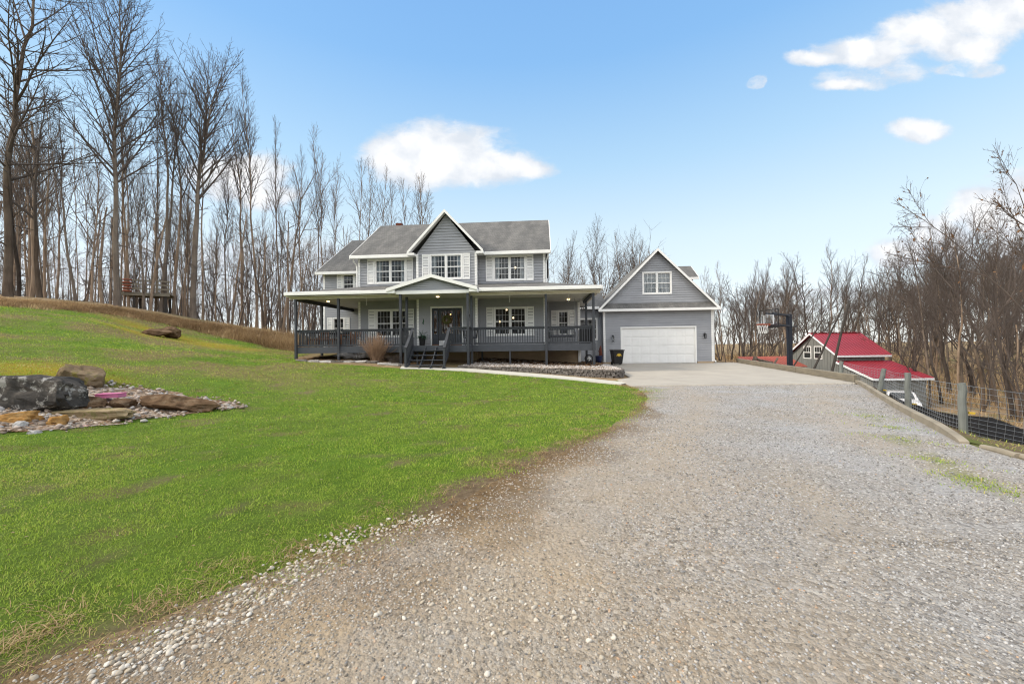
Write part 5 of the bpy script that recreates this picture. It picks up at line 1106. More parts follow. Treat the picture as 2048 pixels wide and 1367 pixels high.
# deeper rows that nothing tells apart
GD = 'thin bare trees deep in the left wood'
r2 = random.Random(21)
for i in range(135):
    px = r2.uniform(-200, 720); Y = r2.uniform(29.5, 60) if px < 430 else r2.uniform(42, 62); ptree(r2.choice(['slim0','slim1','slim2','pop2','pop4','pop1','pale0','pale1','snag1','snag2']), px, Y, max(60, 150+.36*px+(Y-34)*4+r2.uniform(-10, 190)), 'thin bare tree deep among the others in the left wood', GD, wide=r2.uniform(.6, .95))
GS = 'leafless saplings at the edge of the left wood'
for i in range(80):
    px = r2.uniform(-30, 640); Y = 26.8+(px/590)*13+r2.uniform(0, 12); ptree(r2.choice(['sap0','sap1','sap2','sap3']), px, Y, 640-r2.uniform(40, 190), 'thin leafless sapling among the trunks on the left bank', GS, name='sapling')
GE = 'thin bare trees deep in the right wood'
for i in range(105):
    px = r2.uniform(1405, 2250); Y = r2.uniform(46, 80)-max(0, (px-1800)/40); 
    ptree(r2.choice(['pop0','pop1','pop2','pop5','slim0','slim1','oak0','oak1','oak2','leanoak1','pale0']), px, max(34, Y), 640-r2.uniform(50, 118)-max(0, (px-1750)*.30), 'bare tree deep among the others in the right wood', GE, wide=r2.uniform(.8, 1.2))
GT_ = 'leafless saplings at the edge of the right wood'
for i in range(70):
    px = r2.uniform(1432, 2130); Y = 38+r2.uniform(-1, 14) if px < 1800 else r2.uniform(22, 40)
    if 1560 < px < 1890 and Y < 40: Y = r2.uniform(41, 50)
    ptree(r2.choice(['sap0','sap1','sap2','sap3','sap1','pale1']), px, Y, 720-r2.uniform(40, 150), 'thin leafless sapling at the foot of the right wood', GT_, name='sapling')
# a wood beyond both that reads as one mass
def far_wood(name, label, rows, mats, seed):
    r = random.Random(seed); tm = TM()
    for (pa, pb, Ya, Yb, n, ya, yb) in rows:
        for i in range(n):
            px = r.uniform(pa, pb); Y = r.uniform(Ya, Yb); p = at(px, 640, Y); z0 = gz(p.x, Y)-.3; h = max(1.5, at(px, r.uniform(ya, yb)-max(0, px-1750)*.22*(pa > 1000), Y).z-z0); q, e = path(r, (p.x, Y, z0), (r.gauss(0, .1), 0, 1), h, 5, .05, .02); rr = r.uniform(.03, .13)
            tm.add(q, [rr*(1-.8*j/5)+.012 for j in range(6)], 4)
            for k in range(r.randint(8, 15)):
                pp, d = interp(q, r.uniform(.2, .98)); l = h*r.uniform(.1, .26); w_, e2 = path(r, pp, side(r, d, R(r.uniform(25, 60)), r.uniform(0, 6.28)), l, 3, .12, .03); tm.add(w_, [.03, .024, .017, .010], 3)
                for s in range(4):
                    p3, d3 = interp(w_, r.uniform(.2, .95)); q3, e3 = path(r, p3, side(r, d3, R(40), r.uniform(0, 6.28)), l*.4, 2, .1, .03); tm.add(q3, [.017, .013, .008], 3)
    d = tm.mesh(name, mats); o = bpy.data.objects.new(name, d); C.objects.link(o); tag(o, label, 'trees', kind='stuff'); return o
far_wood('far_wood', 'brown mass of distant bare trees behind the right wood', [(1380, 2350, 60, 105, 230, 585, 665)], M['twig_tan'], 5)
far_wood('far_left_wood', 'distant bare trees glimpsed between the left trunks', [(-350, 720, 55, 95, 240, 440, 620)], M['twig_tan'], 6)
far_wood('far_back_wood', 'distant bare trees seen between house and garage', [(1085, 1320, 58, 90, 70, 490, 600)], M['twig_tan'], 8)
# the wood across the drive, behind the viewpoint (seen in the window reflections)
tm = TM(); r = random.Random(33)
for i in range(420):
    x, y = r.uniform(-70, 70), r.uniform(-70, -36); z0 = gz(x, y)-.3; h = r.uniform(11, 20); q, e = path(r, (x, y, z0), (r.gauss(0, .06), 0, 1), h, 5, .04, .02); rr = r.uniform(.1, .25); tm.add(q, [rr*(1-.8*j/5)+.02 for j in range(6)], 5)
    for k in range(14):
        pp, d = interp(q, r.uniform(.2, .98)); l = h*r.uniform(.12, .28); w_, e2 = path(r, pp, side(r, d, R(r.uniform(25, 60)), r.uniform(0, 6.28)), l, 3, .12, .03); tm.add(w_, [.07, .05, .035, .02], 3)
        for s in range(4): p3, d3 = interp(w_, r.uniform(.2, .95)); q3, e3 = path(r, p3, side(r, d3, R(40), r.uniform(0, 6.28)), l*.45, 2, .1, .03); tm.add(q3, [.035, .028, .02], 3)
d = tm.mesh('wood_across_drive', M['twig']); o = bpy.data.objects.new('wood_across_drive', d); C.objects.link(o); tag(o, 'bare wood across the drive mirrored in the windows', 'trees', kind='stuff')
# dry undergrowth in the right wood
ux = np.concatenate([rs.uniform(13, 60, 26000), rs.uniform(14, 40, 12000)]); uy = np.concatenate([rs.uniform(30, 75, 26000), rs.uniform(10, 40, 12000)])
k = (ux/uy > .42) & ~((ux > 23) & (ux < 33) & (uy > 25) & (uy < 40)) & (ux > 17+.0*uy); ux, uy = ux[k], uy[k]; n = len(ux)
far_wood('wood_across_the_drive', 'bare wood standing behind the viewpoint and mirrored in the windows', [(-200, 2250, -60, -38, 1, 300, 400)], M['twig'], 3) if False else None
g = blades('undergrowth', ux, uy, (.2+.8*rs.rand(n)**2)*(uy/40)**.5, .012+.0006*uy, .3+.9*rs.rand(n), M['drygrass'], rs.rand(n)); tag(g, 'tan dry undergrowth on the floor of the right wood', 'undergrowth', kind='stuff')
# ------------------------------------------------------------------ rocks
def rock(name, label, mat, c, size, rz=0, seed=0, flat=.0, box=False, tilt=(0, 0), group=None, sub=4):
    bm = bmesh.new()
    if box: bmesh.ops.create_cube(bm, size=1.7); bmesh.ops.subdivide_edges(bm, edges=bm.edges[:], cuts=9, use_grid_fill=True)
    else: bmesh.ops.create_icosphere(bm, subdivisions=sub, radius=1)
    r = np.random.RandomState(seed); V = np.array([v.co[:] for v in bm.verts])
    k = r.normal(0, 1, (9, 3)); k /= np.linalg.norm(k, axis=1)[:, None]
    for q in k: lim = r.uniform(.55, .8)+(.25 if box else 0); d = V @ q; V = V-np.outer(np.maximum(d-lim, 0), q)*.85
    from mathutils import noise
    for i, v in enumerate(bm.verts):
        p = Vector(V[i]); n = p.normalized() if p.length > 0 else p; f = noise.fractal(p*1.6+Vector((seed*3.1, 0, 0)), .8, 2.1, 5)*.13+noise.fractal(p*5+Vector((0, seed, 0)), .8, 2, 3)*.035; v.co = p+n*f
    me = bpy.data.meshes.new(name); bmesh.ops.scale(bm, vec=size, verts=bm.verts); bm.to_mesh(me); bm.free(); me.materials.append(M[mat]); me.polygons.foreach_set('use_smooth', [not box and sub < 4]*len(me.polygons))
    o = bpy.data.objects.new(name, me); C.objects.link(o); o.location = c; o.rotation_euler = (tilt[0], tilt[1], rz); return tag(o, label, 'rock', group)
M['rock_mound'] = stone('mossy_brown_stone', [(.07,.05,.03), (.17,.125,.08), (.27,.21,.14)], (.17,.15,.04), .8, 3.5)
GK = 'stones of the rock garden on the lawn'
def rk(label, mat, px0, px1, pyb, pyt, depth, seed, rz=0, tilt=(0, 0), box=False, dy=0, hz=.56):
    """a stone whose silhouette spans px0..px1 and rises from row pyb to row pyt"""
    xc = (px0+px1)/2; g_ = ground(xc, pyb); Y = g_.y+depth*.5+dy; s = Y/F; w = (px1-px0)*s/2; h = (pyb-pyt)*s; z = gz(at(xc, pyb, Y).x, Y)
    return rock('rock', label, mat, (at(xc, pyb, Y).x, Y, z+h*hz-.06-h*.12), (w*1.08, depth*.62, h*.66), rz, seed, box=box, tilt=tilt, group=GK)
rk('largest black boulder with white lichen at the left end of the rock garden', 'rock_black', -4, 150, 828, 764, .7, 4, R(4), (R(-9), R(1)), box=True)
rk('brown mossy boulder behind the large black boulder', 'rock_mound', 122, 212, 795, 750, .8, 5, R(10), (0, R(14)), dy=.55)
rk('long dark brown slab rock at the right of the rock garden', 'rock_brown', 272, 430, 826, 793, .6, 9, R(-3), (R(-6), R(4)))
rk('jagged dark rock in front of the pink dish', 'rock_brown', 128, 212, 820, 796, .4, 12, R(6), (0, R(-6)))
rk('brown rock with an orange face in the middle of the rock garden', 'rock_brown', 213, 272, 822, 798, .4, 15, R(-5))
rk('long flat mossy tan slab in front of the dark stones', 'rock_tan', 92, 268, 842, 821, .34, 18, R(2), (R(5), R(-1)), box=True)
rk('orange flat stone propped at the left edge', 'rock_orange', -6, 62, 848, 826, .26, 21, R(8), (R(-10), R(-8)), box=True)
rk('rounded orange stone between two angular orange stones', 'rock_orange', 48, 90, 846, 829, .25, 24, R(-10))
rk('angular orange block in front of the mossy slab', 'rock_orange', 104, 130, 854, 831, .22, 27, R(20), (0, R(-8)), box=True)
rk('small dark mossy stone left of the angular orange block', 'rock_tan', 86, 106, 854, 842, .15, 29)
rk('pale round cobble at the front left of the rock garden', 'rock_pale', 26, 50, 860, 842, .22, 31)
rk('pale flat cobble at the front edge of the pebbles', 'rock_pale', 56, 78, 870, 858, .2, 33)
rk('cream block at the right end of the mossy slab', 'rock_pale', 254, 274, 836, 825, .18, 35, box=True)
rk('pink cobble in the middle front of the pebbles', 'rock_pink', 164, 180, 856, 845, .12, 37)
rk('blue grey cobble at the right tip of the pebbles', 'rock_pale', 452, 472, 812, 805, .15, 39)
t = thing('pink_dish', 'bright pink plastic dish lying among the rock garden stones', 'dish', tuple(ground(222, 803)), .3); mb = MB(); mb.slab([(-.20, -.13, .03), (.20, -.13, .03), (.20, .13, .03), (-.20, .13, .03)], (0, 0, .012))
for a, b in (((-.2, -.13), (.2, -.13)), ((.2, -.13), (.2, .13)), ((.2, .13), (-.2, .13)), ((-.2, .13), (-.2, -.13))): mb.bar((a[0], a[1], .075), (b[0]*1.08, b[1]*1.08, .075), .025, .09)
t.location.z += .07; mb.build('tray', M['pink'], t, bevel=.01); mb = MB(); mb.box(-.235, .235, -.165, .165, .118, .128); mb.build('rim', M['pink'], t)
px_, py_ = rs.uniform(-17, -5, 12000), rs.uniform(6, 12.5, 12000); k = poly_sdf(ROCKBED, px_, py_) > .12-.38*rs.rand(12000); px_, py_ = px_[k], py_[k]
k = rs.rand(len(px_)) < .42; g = stones('rock_garden_pebbles', px_[k], py_[k], .022+.055*rs.rand(k.sum())**2.5, stones_mat('mixed_cobbles', [(0, (.15,.11,.085)), (.3, (.30,.24,.19)), (.55, (.40,.31,.26)), (.8, (.46,.42,.38)), (1, (.34,.35,.38))]), 2, .02); tag(g, 'mixed rounded pebbles between the rock garden stones', 'pebbles', kind='stuff')
lx_, ly_ = rs.uniform(-17, -5, 5000), rs.uniform(6, 12.5, 5000); k = poly_sdf(ROCKBED, lx_, ly_) > -.2; g = leaf_litter('rock_garden_leaves', lx_[k], ly_[k], .03+.03*rs.rand(k.sum()), M['leaf'], .05); tag(g, 'dead leaves and bits caught between the rock garden stones', 'leaves', kind='stuff')
def hill_rock(label, mat, px0, px1, pyb, pyt, depth, seed, **k):
    g_ = ground((px0+px1)/2, pyb); s = g_.y/F; return rock('boulder', label, mat, (g_.x, g_.y+depth*.4, g_.z+(pyb-pyt)*s*.42), ((px1-px0)*s*.54, depth*.6, (pyb-pyt)*s*.62), 0, seed, group='boulders lying on the slope', **k)
hill_rock('long low brown boulder lying on the slope left of the rounded one', 'rock_brown', 278, 330, 671, 656, .8, 41)
hill_rock('rounded brown boulder at the right end of the pair on the slope', 'rock_brown', 314, 350, 675, 653, .8, 44)

# ------------------------------------------------------------------ wooden platform in the left trees
c = at(256, 585, 31.3); e = at(340, 585, 32.6); zf = at(256, 585, 31.3).z
t = thing('tree_platform', 'weathered wooden platform with rails built between the trunks on the left bank', 'platform', (c.x, c.y, gz(c.x, c.y)))
L = (e-c).length; b0 = zf-t.location.z; dxy = math.atan2(e.y-c.y, e.x-c.x); t.rotation_euler.z = dxy
mb = MB()
for i in range(9): mb.box(-.5, L, -.1+i*.2, -.1+i*.2+.18, b0, b0+.05)
mb.box(-.5, L, -.12, -.05, b0-.2, b0-.001); mb.box(-.5, L, 1.6, 1.67, b0-.2, b0-.001); mb.build('platform_floor', M['timber'], t)
for x in (.35, L-.3):
    for y in (-.1, 1.6): m = MB(); m.box(x-.07, x+.07, y-.07+.15, y+.07+.15, -.6, b0-.21); m.build('support_post', M['darkwood'], t)
mb = MB()
for z in (.35, .68, 1.0): mb.box(-.5, L, -.16, -.121, b0+z-.05, b0+z+.05)
for x in (-.4, L*.35, L*.7, L-.1): mb.box(x-.05, x+.05, -.12, -.04, b0+.051, b0+1.1)
mb.build('rail_fence', M['timber'], t)
mb = MB()
for i in range(5): mb.tube([(.02+.24*math.cos(R(20*k)), -.3+.24*math.sin(R(20*k)), b0+.1+i*.22) for k in range(19)], .05, 6)
mb.build('orange_ring', M['orange'], t)

# ------------------------------------------------------------------ plants at the porch
def shrub_at(px, Y): p = at(px, 700, Y); return Vector((p.x, Y, gz(p.x, Y)))
g_ = shrub_at(752, 20.5); t = thing('ornamental_shrub', 'fan of reddish brown bare stems before the left porch railing', 'shrub', (g_.x, g_.y+.1, g_.z)); tm = TM(); r = random.Random(3)
for i in range(230):
    a = r.uniform(0, 6.28); e_ = R(r.uniform(48, 88)); L = r.uniform(.8, 1.42); q, d = path(r, (r.gauss(0, .1), r.gauss(0, .1), 0), (math.cos(a)*math.cos(e_), math.sin(a)*math.cos(e_), math.sin(e_)), L, 4, .05, -.02); tm.add(q, [.008, .007, .006, .005, .004], 3)
    for k in range(3): p, d = interp(q, r.uniform(.4, .95)); q2, d2 = path(r, p, side(r, d, .35, r.uniform(0, 6.28)), .3, 2, .06, 0); tm.add(q2, [.005, .004, .003], 3)
o = bpy.data.objects.new('stems', tm.mesh('stems', M['stem'])); C.objects.link(o); o.parent = t
g_ = shrub_at(710, 20.55); t = thing('arching_shrub', 'low grey arching dry plant left of the reddish shrub', 'shrub', (g_.x, g_.y+.15, g_.z)); tm = TM()
for i in range(120):
    a = r.uniform(0, 6.28); q, d = path(r, (0, 0, 0), (math.cos(a)*.6, math.sin(a)*.6, .9), r.uniform(.6, 1.25), 6, .06, -.22); tm.add(q, [.010, .009, .008, .007, .006, .005, .004], 3)
o = bpy.data.objects.new('stems', tm.mesh('stems', M['greystem'])); C.objects.link(o); o.parent = t
g_ = shrub_at(793, 20.1); t = thing('dark_shrub', 'low dark twiggy plant under the railing left of the steps', 'shrub', (g_.x, g_.y+.2, g_.z)); tm = TM()
for i in range(110):
    a = r.uniform(0, 6.28); q, d = path(r, (r.gauss(0, .15), r.gauss(0, .1), 0), (math.cos(a)*.7, math.sin(a)*.7, .8), r.uniform(.3, .7), 4, .12, -.02); tm.add(q, [.009, .008, .007, .005, .004], 3)
o = bpy.data.objects.new('stems', tm.mesh('stems', M['twig'])); C.objects.link(o); o.parent = t
# ------------------------------------------------------------------ planting beds, edging stones
bed_px = [(915,735.5),(980,739.5),(1050,744),(1110,748),(1170,752.5),(1215,755.5)]
front_line = [ground(*q) for q in bed_px]; FL = [np.array(p[:2]) for p in front_line]+[np.array(p) for p in [(4.45,16.9),(4.8,17.5),(4.95,18.3),(5.2,20),(5.6,22.5),(6.0,25),(6.25,27)]]
FL = smooth(FL, 2); seg = np.linalg.norm(np.diff(FL, axis=0), axis=1); cum = np.concatenate([[0], np.cumsum(seg)]); total = cum[-1]
def FLp(s): i = min(np.searchsorted(cum, s, 'right')-1, len(FL)-2); f = (s-cum[i])/seg[i]; d = (FL[i+1]-FL[i])/seg[i]; return FL[i]*(1-f)+FL[i+1]*f, d
s_corner = cum[np.argmin(np.hypot(FL[:, 0]-4.7, FL[:, 1]-17.3))]
def wall_top(s):
    lo = gz(*FLp(0)[0])+.08; hi = gz(*FLp(s_corner)[0])+.32; f = min(1, s/s_corner); return lo+(hi-lo)*f if s <= s_corner else hi-(s-s_corner)*.022
bm_b = MB(); r = random.Random(9)
root = thing('edging_wall', 'low curved wall of rough grey blocks holding the pebble bed beside the path', 'wall', (FL[0][0], FL[0][1], gz(*FL[0])))
for course in range(6):
    s = (course % 2)*.09; mb = MB(); any_ = False
    while s < total-.1:
        L = r.uniform(.12, .27); p, d = FLp(min(s+L/2, total-.01)); zt = wall_top(s+L/2); zb = gz(*p)+course*.085-.02
        if zb < zt-.02:
            n = np.array([-d[1], d[0]]); off = r.uniform(-.025, .025); z1 = min(zb+.080, zt+.03); hw_ = L/2-.006; dd_ = .11
            q = [p-d*hw_+n*(off-dd_), p+d*hw_+n*(off-dd_), p+d*(hw_-.02)+n*(off+dd_), p-d*(hw_-.02)+n*(off+dd_)]; o_ = root.location
            j = lambda: r.uniform(-.012, .012)
            mb.add([(a[0]-o_.x+j(), a[1]-o_.y+j(), z-o_.z+j()*.5) for z in (zb, z1) for a in q], [(3,2,1,0),(4,5,6,7),(0,1,5,4),(1,2,6,5),(2,3,7,6),(3,0,4,7)]); any_ = True
        s += L
    if any_: mb.build('block_course', M['block'], root, bevel=.012)
# bed surface: a sheet from the wall to the foundation
rows = []; N = 60
for i in range(N+1):
    s = total*i/N; p, d = FLp(s); back = hw(min(13.1, max(7.1, 7.2+(s/s_corner)*6.2)), .2 if s < s_corner*.95 else 2.5); zt = wall_top(s)+.0; row = []
    if s > s_corner: f = (s-s_corner)/(total-s_corner); back = hw(13.0+f*1.8, 1+f*4.2)
    for k in range(9):
        u = k/8; x = p[0]*(1-u)+back.x*u; y = p[1]*(1-u)+back.y*u; zz = zt*(1-u)+max(zt+.02, gz(x, y)+.1)*u; row.append((x, y, zz+.03*math.sin(i*1.7+k*2.1)*u*(1-u)*2))
    rows.append(row)
mb = MB(); mb.v = [p for rw in rows for p in rw]; mb.f = [(i*9+k, (i+1)*9+k, (i+1)*9+k+1, i*9+k+1) for i in range(N) for k in range(8)]
o = mb.build('pebble_bed', M['pebbles'], smooth=True); tag(o, 'planting bed of pale pebbles and leaves before the porch', kind='structure')
P_ = np.array(rows); ii = rs.randint(0, N, 5200); kk = rs.rand(5200)*7.9; ki = kk.astype(int); f = (kk-ki)[:, None]; u = rs.rand(5200)[:, None]
q = (P_[ii, ki]*(1-f)+P_[ii, ki+1]*f)*(1-u)+(P_[ii+1, ki]*(1-f)+P_[ii+1, ki+1]*f)*u
front_ = kk/8; keep = (rs.rand(5200) < 1.15-front_*.8); q = q[keep]
g = stones('bed_pebbles', q[:, 0], q[:, 1], .022+.03*rs.rand(len(q)), stones_mat('bed_pebble_stone', [(0, (.22,.18,.15)), (.3, (.42,.38,.36)), (.7, (.56,.52,.51)), (1, (.68,.66,.65))]), 1, .0, zf=q[:, 2]); tag(g, 'pale pebbles filling the bed before the porch', 'pebbles', kind='stuff')
kk2 = rs.rand(3000)*4+4; ki = np.minimum(kk2.astype(int), 7); f = (kk2-ki)[:, None]; ii = rs.randint(0, N, 3000); u = rs.rand(3000)[:, None]; q = (P_[ii, ki]*(1-f)+P_[ii, ki+1]*f)*(1-u)+(P_[ii+1, ki]*(1-f)+P_[ii+1, ki+1]*f)*u
n = len(q); a = rs.rand(n)*6.28; s_ = .05+.05*rs.rand(n); ca, sa = np.cos(a)*s_, np.sin(a)*s_; c_ = rs.rand(n)*.06; z = q[:, 2]+.03
V = np.stack([np.stack([q[:, 0]-ca, q[:, 1]-sa, z], 1), np.stack([q[:, 0]+sa*.5, q[:, 1]-ca*.5, z+c_], 1), np.stack([q[:, 0]+ca, q[:, 1]+sa, z+.3*c_], 1), np.stack([q[:, 0]-sa*.5, q[:, 1]+ca*.5, z+c_*.8], 1)], 1).reshape(-1, 3)
g = np_mesh('bed_leaves', V, np.arange(4*n), 4, M['leaf'], {'tone': np.repeat(rs.rand(n), 4), 'tip': np.zeros(4*n)}); tag(g, 'brown fallen leaves drifted under the porch', 'leaves', kind='stuff')
# flat edging stones before the left half of the porch
GEs = 'flat edging stones before the left porch'; r = random.Random(12)
lbl = ['flat edging stone under the far left porch post', 'second flat edging stone right of the far left porch post', 'edging stone left of the second porch post', 'edging stone below the second porch post', 'edging stone before the grey arching plant', 'edging stone left of the reddish shrub', 'edging stone before the reddish shrub', 'edging stone right of the reddish shrub', 'edging stone left of the portico post', 'edging stone nearest the porch steps on the left']
for i, (px, py) in enumerate([(604,720.5),(628,720.5),(652,721),(676,721.5),(699,722.5),(722,724),(745,726),(768,728.5),(786,730),(804,731.5)]):
    g_ = shrub_at(px, 20.25-.28*i/9-(.35 if i > 6 else 0)); rock('edging_stone', lbl[i], 'rock_pale' if i % 3 else 'block', (g_.x, g_.y, g_.z+.03), (.36, .17, .085), -HT+r.uniform(-.1, .1), 60+i, box=True, group=GEs)
x = rs.uniform(-12, -3.3, 2600); y = rs.uniform(19.4, 25, 2600); lx = (x-HX)*math.cos(HT)-(y-HY)*math.sin(HT); ly = (x-HX)*math.sin(HT)+(y-HY)*math.cos(HT); k = (ly > -2.9) & (ly < -.3) & (lx > -2.3) & (lx < 4.2)
g = leaf_litter('porch_leaves', x[k], y[k], .05+.04*rs.rand(k.sum()), M['leaf'], .03); tag(g, 'dead leaves lying under the left porch', 'leaves', kind='stuff')
# ------------------------------------------------------------------ bin and small things by the garage
b = at(1234, 730, 26.2); b = Vector((b.x, 26.2, gz(b.x, 26.2)+.05)); t = thing('wheelie_bin', 'black wheeled bin with a round yellow emblem beside the garage door', 'bin', tuple(b), -HT+.12)
mb = MB(); mb.add([(-.27,-.28,.06),(.27,-.28,.06),(.27,.22,.06),(-.27,.22,.06),(-.37,-.38,.92),(.37,-.38,.92),(.37,.32,.92),(-.37,.32,.92)], [(3,2,1,0),(4,5,6,7),(0,1,5,4),(1,2,6,5),(2,3,7,6),(3,0,4,7)]); mb.build('bin_body', M['black'], t, bevel=.03)
mb = MB(); mb.box(-.40, .40, -.42, .36, .922, .975); mb.box(-.34, .34, -.36, .30, .975, .995); mb.build('lid', M['lidgrey'], t, bevel=.015); mb = MB(); mb.tube([(-.3, .40, .88), (.3, .40, .88)], .018, 8); mb.build('handle', M['black'], t)
for s in (-1, 1): m = MB(); m.tube([(s*.24, .22, .11), (s*.31, .22, .11)], .11, 14); m.build('wheel', M['tyre'], t)
mb = MB(); 
def disc(mb, r0, r1, a0, a1, cx, cz, n=16):
    for i in range(n):
        p, q = R(a0+(a1-a0)*i/n), R(a0+(a1-a0)*(i+1)/n); P = lambda rr, a: (cx+rr*math.cos(a), -.292-.10*((cz+rr*math.sin(a))-.06)/.86*1.0-.006, cz+rr*math.sin(a)); mb.quad(P(r0, p), P(r1, p), P(r1, q), P(r0, q))
disc(mb, .0, .125, 0, 180, .03, .60); disc(mb, .135, .155, -20, 200, .03, .60); disc(mb, .0, .05, 180, 360, .03, .595, 8); mb.build('emblem', M['gold'], t)
b = at(1197, 722, 26); t = thing('blue_planter', 'dark blue glazed planter in the corner left of the garage', 'planter', (b.x, 26, gz(b.x, 26)+.18), 0); MB().lathe([(.18, 0), (.24, .2), (.27, .42), (.29, .44), (.24, .44), (.22, .36)], 16).build('pot', M['bluepot'], t, smooth=True)
MB().lathe([(.22, .35), (.05, .40), (0, .4)], 12).build('soil', M['litter'], t)
b = at(1201, 708, 27.3); t = thing('rusty_ornament', 'rusty narrow garden ornament behind the blue planter', 'ornament', (b.x, 27.3, gz(b.x, 27.3)+.15), 0); mb = MB(); mb.tube([(0, 0, 0), (.02, 0, .5), (.0, 0, .95), (.03, 0, 1.15)], [.10, .12, .08, .02], 8); mb.tube([(0, 0, .6), (-.18, 0, .85)], [.04, .01], 6); mb.build('figure', M['rust'], t, smooth=True)
b = at(1183, 722, 20.9); t = thing('hose_reel', 'small round black and white hose reel standing behind the corner porch post', 'hose reel', (b.x, 21.6, gz(b.x, 21.6)+.15), 0); mb = MB()
for k in range(3): mb.tube([(.20*math.cos(R(i*20)), -.06+k*.05, .30+.20*math.sin(R(i*20))) for i in range(19)], .03, 6)
mb.build('hose_coil', M['black'], t); mb = MB(); mb.tube([(0, -.1, .3), (0, .1, .3)], .09, 12); mb.build('hub', M['white'], t)
for s in (-1, 1): m = MB(); m.bar((s*.02, -.1, .3), (s*.16, -.1, 0), .03); m.bar((s*.02, .1, .3), (s*.16, .1, 0), .03); m.build('leg', M['metal_black'], t)
# ------------------------------------------------------------------ timber edge, kerb, fence
tl = [at(1479, 727, 27.4), at(1715, 766, 14.0)]; A = Vector((15.45, 27.6, 0)); B_ = Vector((11.92, 13.95, 0)); lb = ['far weathered timber edging the concrete pad below the leaning log', 'middle weathered timber edging the pad below the basketball pole', 'near weathered timber edging the pad before the barn']
for i in range(3):
    a = A.lerp(B_, i/3); b = A.lerp(B_, (i+1)/3-.004); za, zb = gz(a.x, a.y)+.05, gz(b.x, b.y)+.05; t = MB()
    t.bar((a.x+.1, a.y, za+.08), (b.x+.1, b.y, zb+.08), .20, .34); o = t.build('edging_timber', M['timber'], bevel=.015); tag(o, lb[i], 'timber', 'timbers along the right side of the pad')
kl = smooth([B_[:2], (11.6, 13.4), (8.55, 9.04), (7.42, 7.26), (6.55, 5.9)], 3); mb = MB(); prev = None
for i, p in enumerate(kl):
    d = kl[min(i+1, len(kl)-1)]-kl[max(i-1, 0)]; d /= np.linalg.norm(d); n = np.array([-d[1], d[0]]); z = gz(*p); h = .13*(1-.75*max(0, i/len(kl)-.75)*4)
    row = [(*(p-n*.0), z-.15), (*(p-n*.0), z+h), (*(p+n*.105), z+h), (*(p+n*.105), z-.45)]
    if prev:
        for k in range(3): mb.quad(prev[k], row[k], row[k+1], prev[k+1])
    else: mb.add(row, [(0, 1, 2, 3)])
    prev = row
mb.add(prev, [(3, 2, 1, 0)]); o = mb.build('concrete_kerb', M['kerb']); tag(o, 'tan concrete kerb curving along the right of the gravel', 'kerb')
for a_, b_, lb_ in [((1965,897),(2036,918),'short weathered edging log lying beyond the end of the kerb'), ((2030,915),(2100,935),'rounded edging log at the right border of the gravel')]:
    p, q = ground(*a_), ground(*b_); mb = MB(); mb.tube([p+Vector((0, 0, .02)), p.lerp(q, .5)+Vector((0, 0, .035)), q+Vector((0, 0, .03))], [.042, .046, .044], 10); o = mb.build('edging_log', M['kerb'], smooth=False); tag(o, lb_, 'log', 'edging logs right of the gravel')
FP = [at(1683, 722, 15.0), at(1768, 737, 12.2), at(1815, 745, 10.2), at(1923, 766, 7.1)]
FB = [(1683, 758), (1766, 790), (1815, 824), (1922, 878)]
t = thing('wire_fence', 'farm fence of galvanised mesh on weathered round grey posts beside the gravel', 'fence', (FP[3].x, FP[3].y, gz(FP[3].x, FP[3].y)))
def rel(p): return Vector(p)-t.location
posts = []
for i, (top, rr, lean_) in enumerate([(FP[0], .066, .06), (FP[1], .062, .22), (FP[2], .064, 0), (FP[3], .057, -.02)]):
    b = Vector((top.x-lean_, top.y, gz(top.x, top.y)-.25)); m = MB(); r = random.Random(70+i); k = 9 
    m.tube([rel(b.lerp(top, j/k)+Vector((r.gauss(0, .006), r.gauss(0, .006), 0))) for j in range(k+1)], [rr*(1.06-.1*j/k)*r.uniform(.97, 1.03) for j in range(k+1)], 14); m.build('post', M['grey_post'], t, smooth=False); posts.append((b, top))
ends = [Vector((11.4, 7.4, gz(11.4, 7.4)-.25)), Vector((11.4, 7.4, gz(11.4, 7.4)+1.15))]; m = MB(); m.tube([rel(ends[0]), rel(ends[1])], .08, 12); m.build('post', M['grey_post'], t); posts.append(tuple(ends))
mb = MB()
for (b0, t0), (b1, t1) in zip(posts[:-1], posts[1:]):
    L = (t1-t0).length; n = max(4, int(L/.16)); g0 = Vector((t0.x, t0.y, gz(t0.x, t0.y)+.02)); g1 = Vector((t1.x, t1.y, gz(t1.x, t1.y)+.02)); o_ = Vector((.06, .03, 0))
    def mesh_pt(u, v): p = (g0.lerp(g1, u)).lerp(t0.lerp(t1, u)-Vector((0, 0, .04)), v)+o_; p.z -= .05*math.sin(math.pi*u)*(1-v*.5); p.y += .03*math.sin(9*u+4*v); return rel(p)
    for v in (0, .08, .16, .25, .34, .44, .55, .66, .77, .88, 1.0): mb.tube([mesh_pt(i/8, v) for i in range(9)], .0032 if v not in (0, 1.0) else .004, 4, False)
    for i in range(n+1): mb.tube([mesh_pt(i/n, v) for v in (0, .25, .5, .75, 1)], .0026, 3, False)
mb.build('wire_mesh', M['wire'], t)
for k, (i, h) in enumerate([(3, .55), (2, .35), (1, .35)]):
    b, top = posts[i]; p = b.lerp(top, h); m = MB(); m.bar(rel(p+Vector((.07, -.03, 0))), rel(p+Vector((.17, -.03, -.01))), .035); m.build('insulator', M['yellow'], t)
mb = MB(); ns = 26
for i in range(ns+1):
    u = i/ns; x = 10.9+u*8.5; y = 11.6-u*3.3
    for k in range(2): z = gz(x, y)-.1 if k == 0 else gz(x, y)+min(1, .15+u*4)*.5+.06*math.sin(i*1.3); mb.v.append((x+.03*math.sin(i*2.1), y+.10*math.sin(i*.9), z))
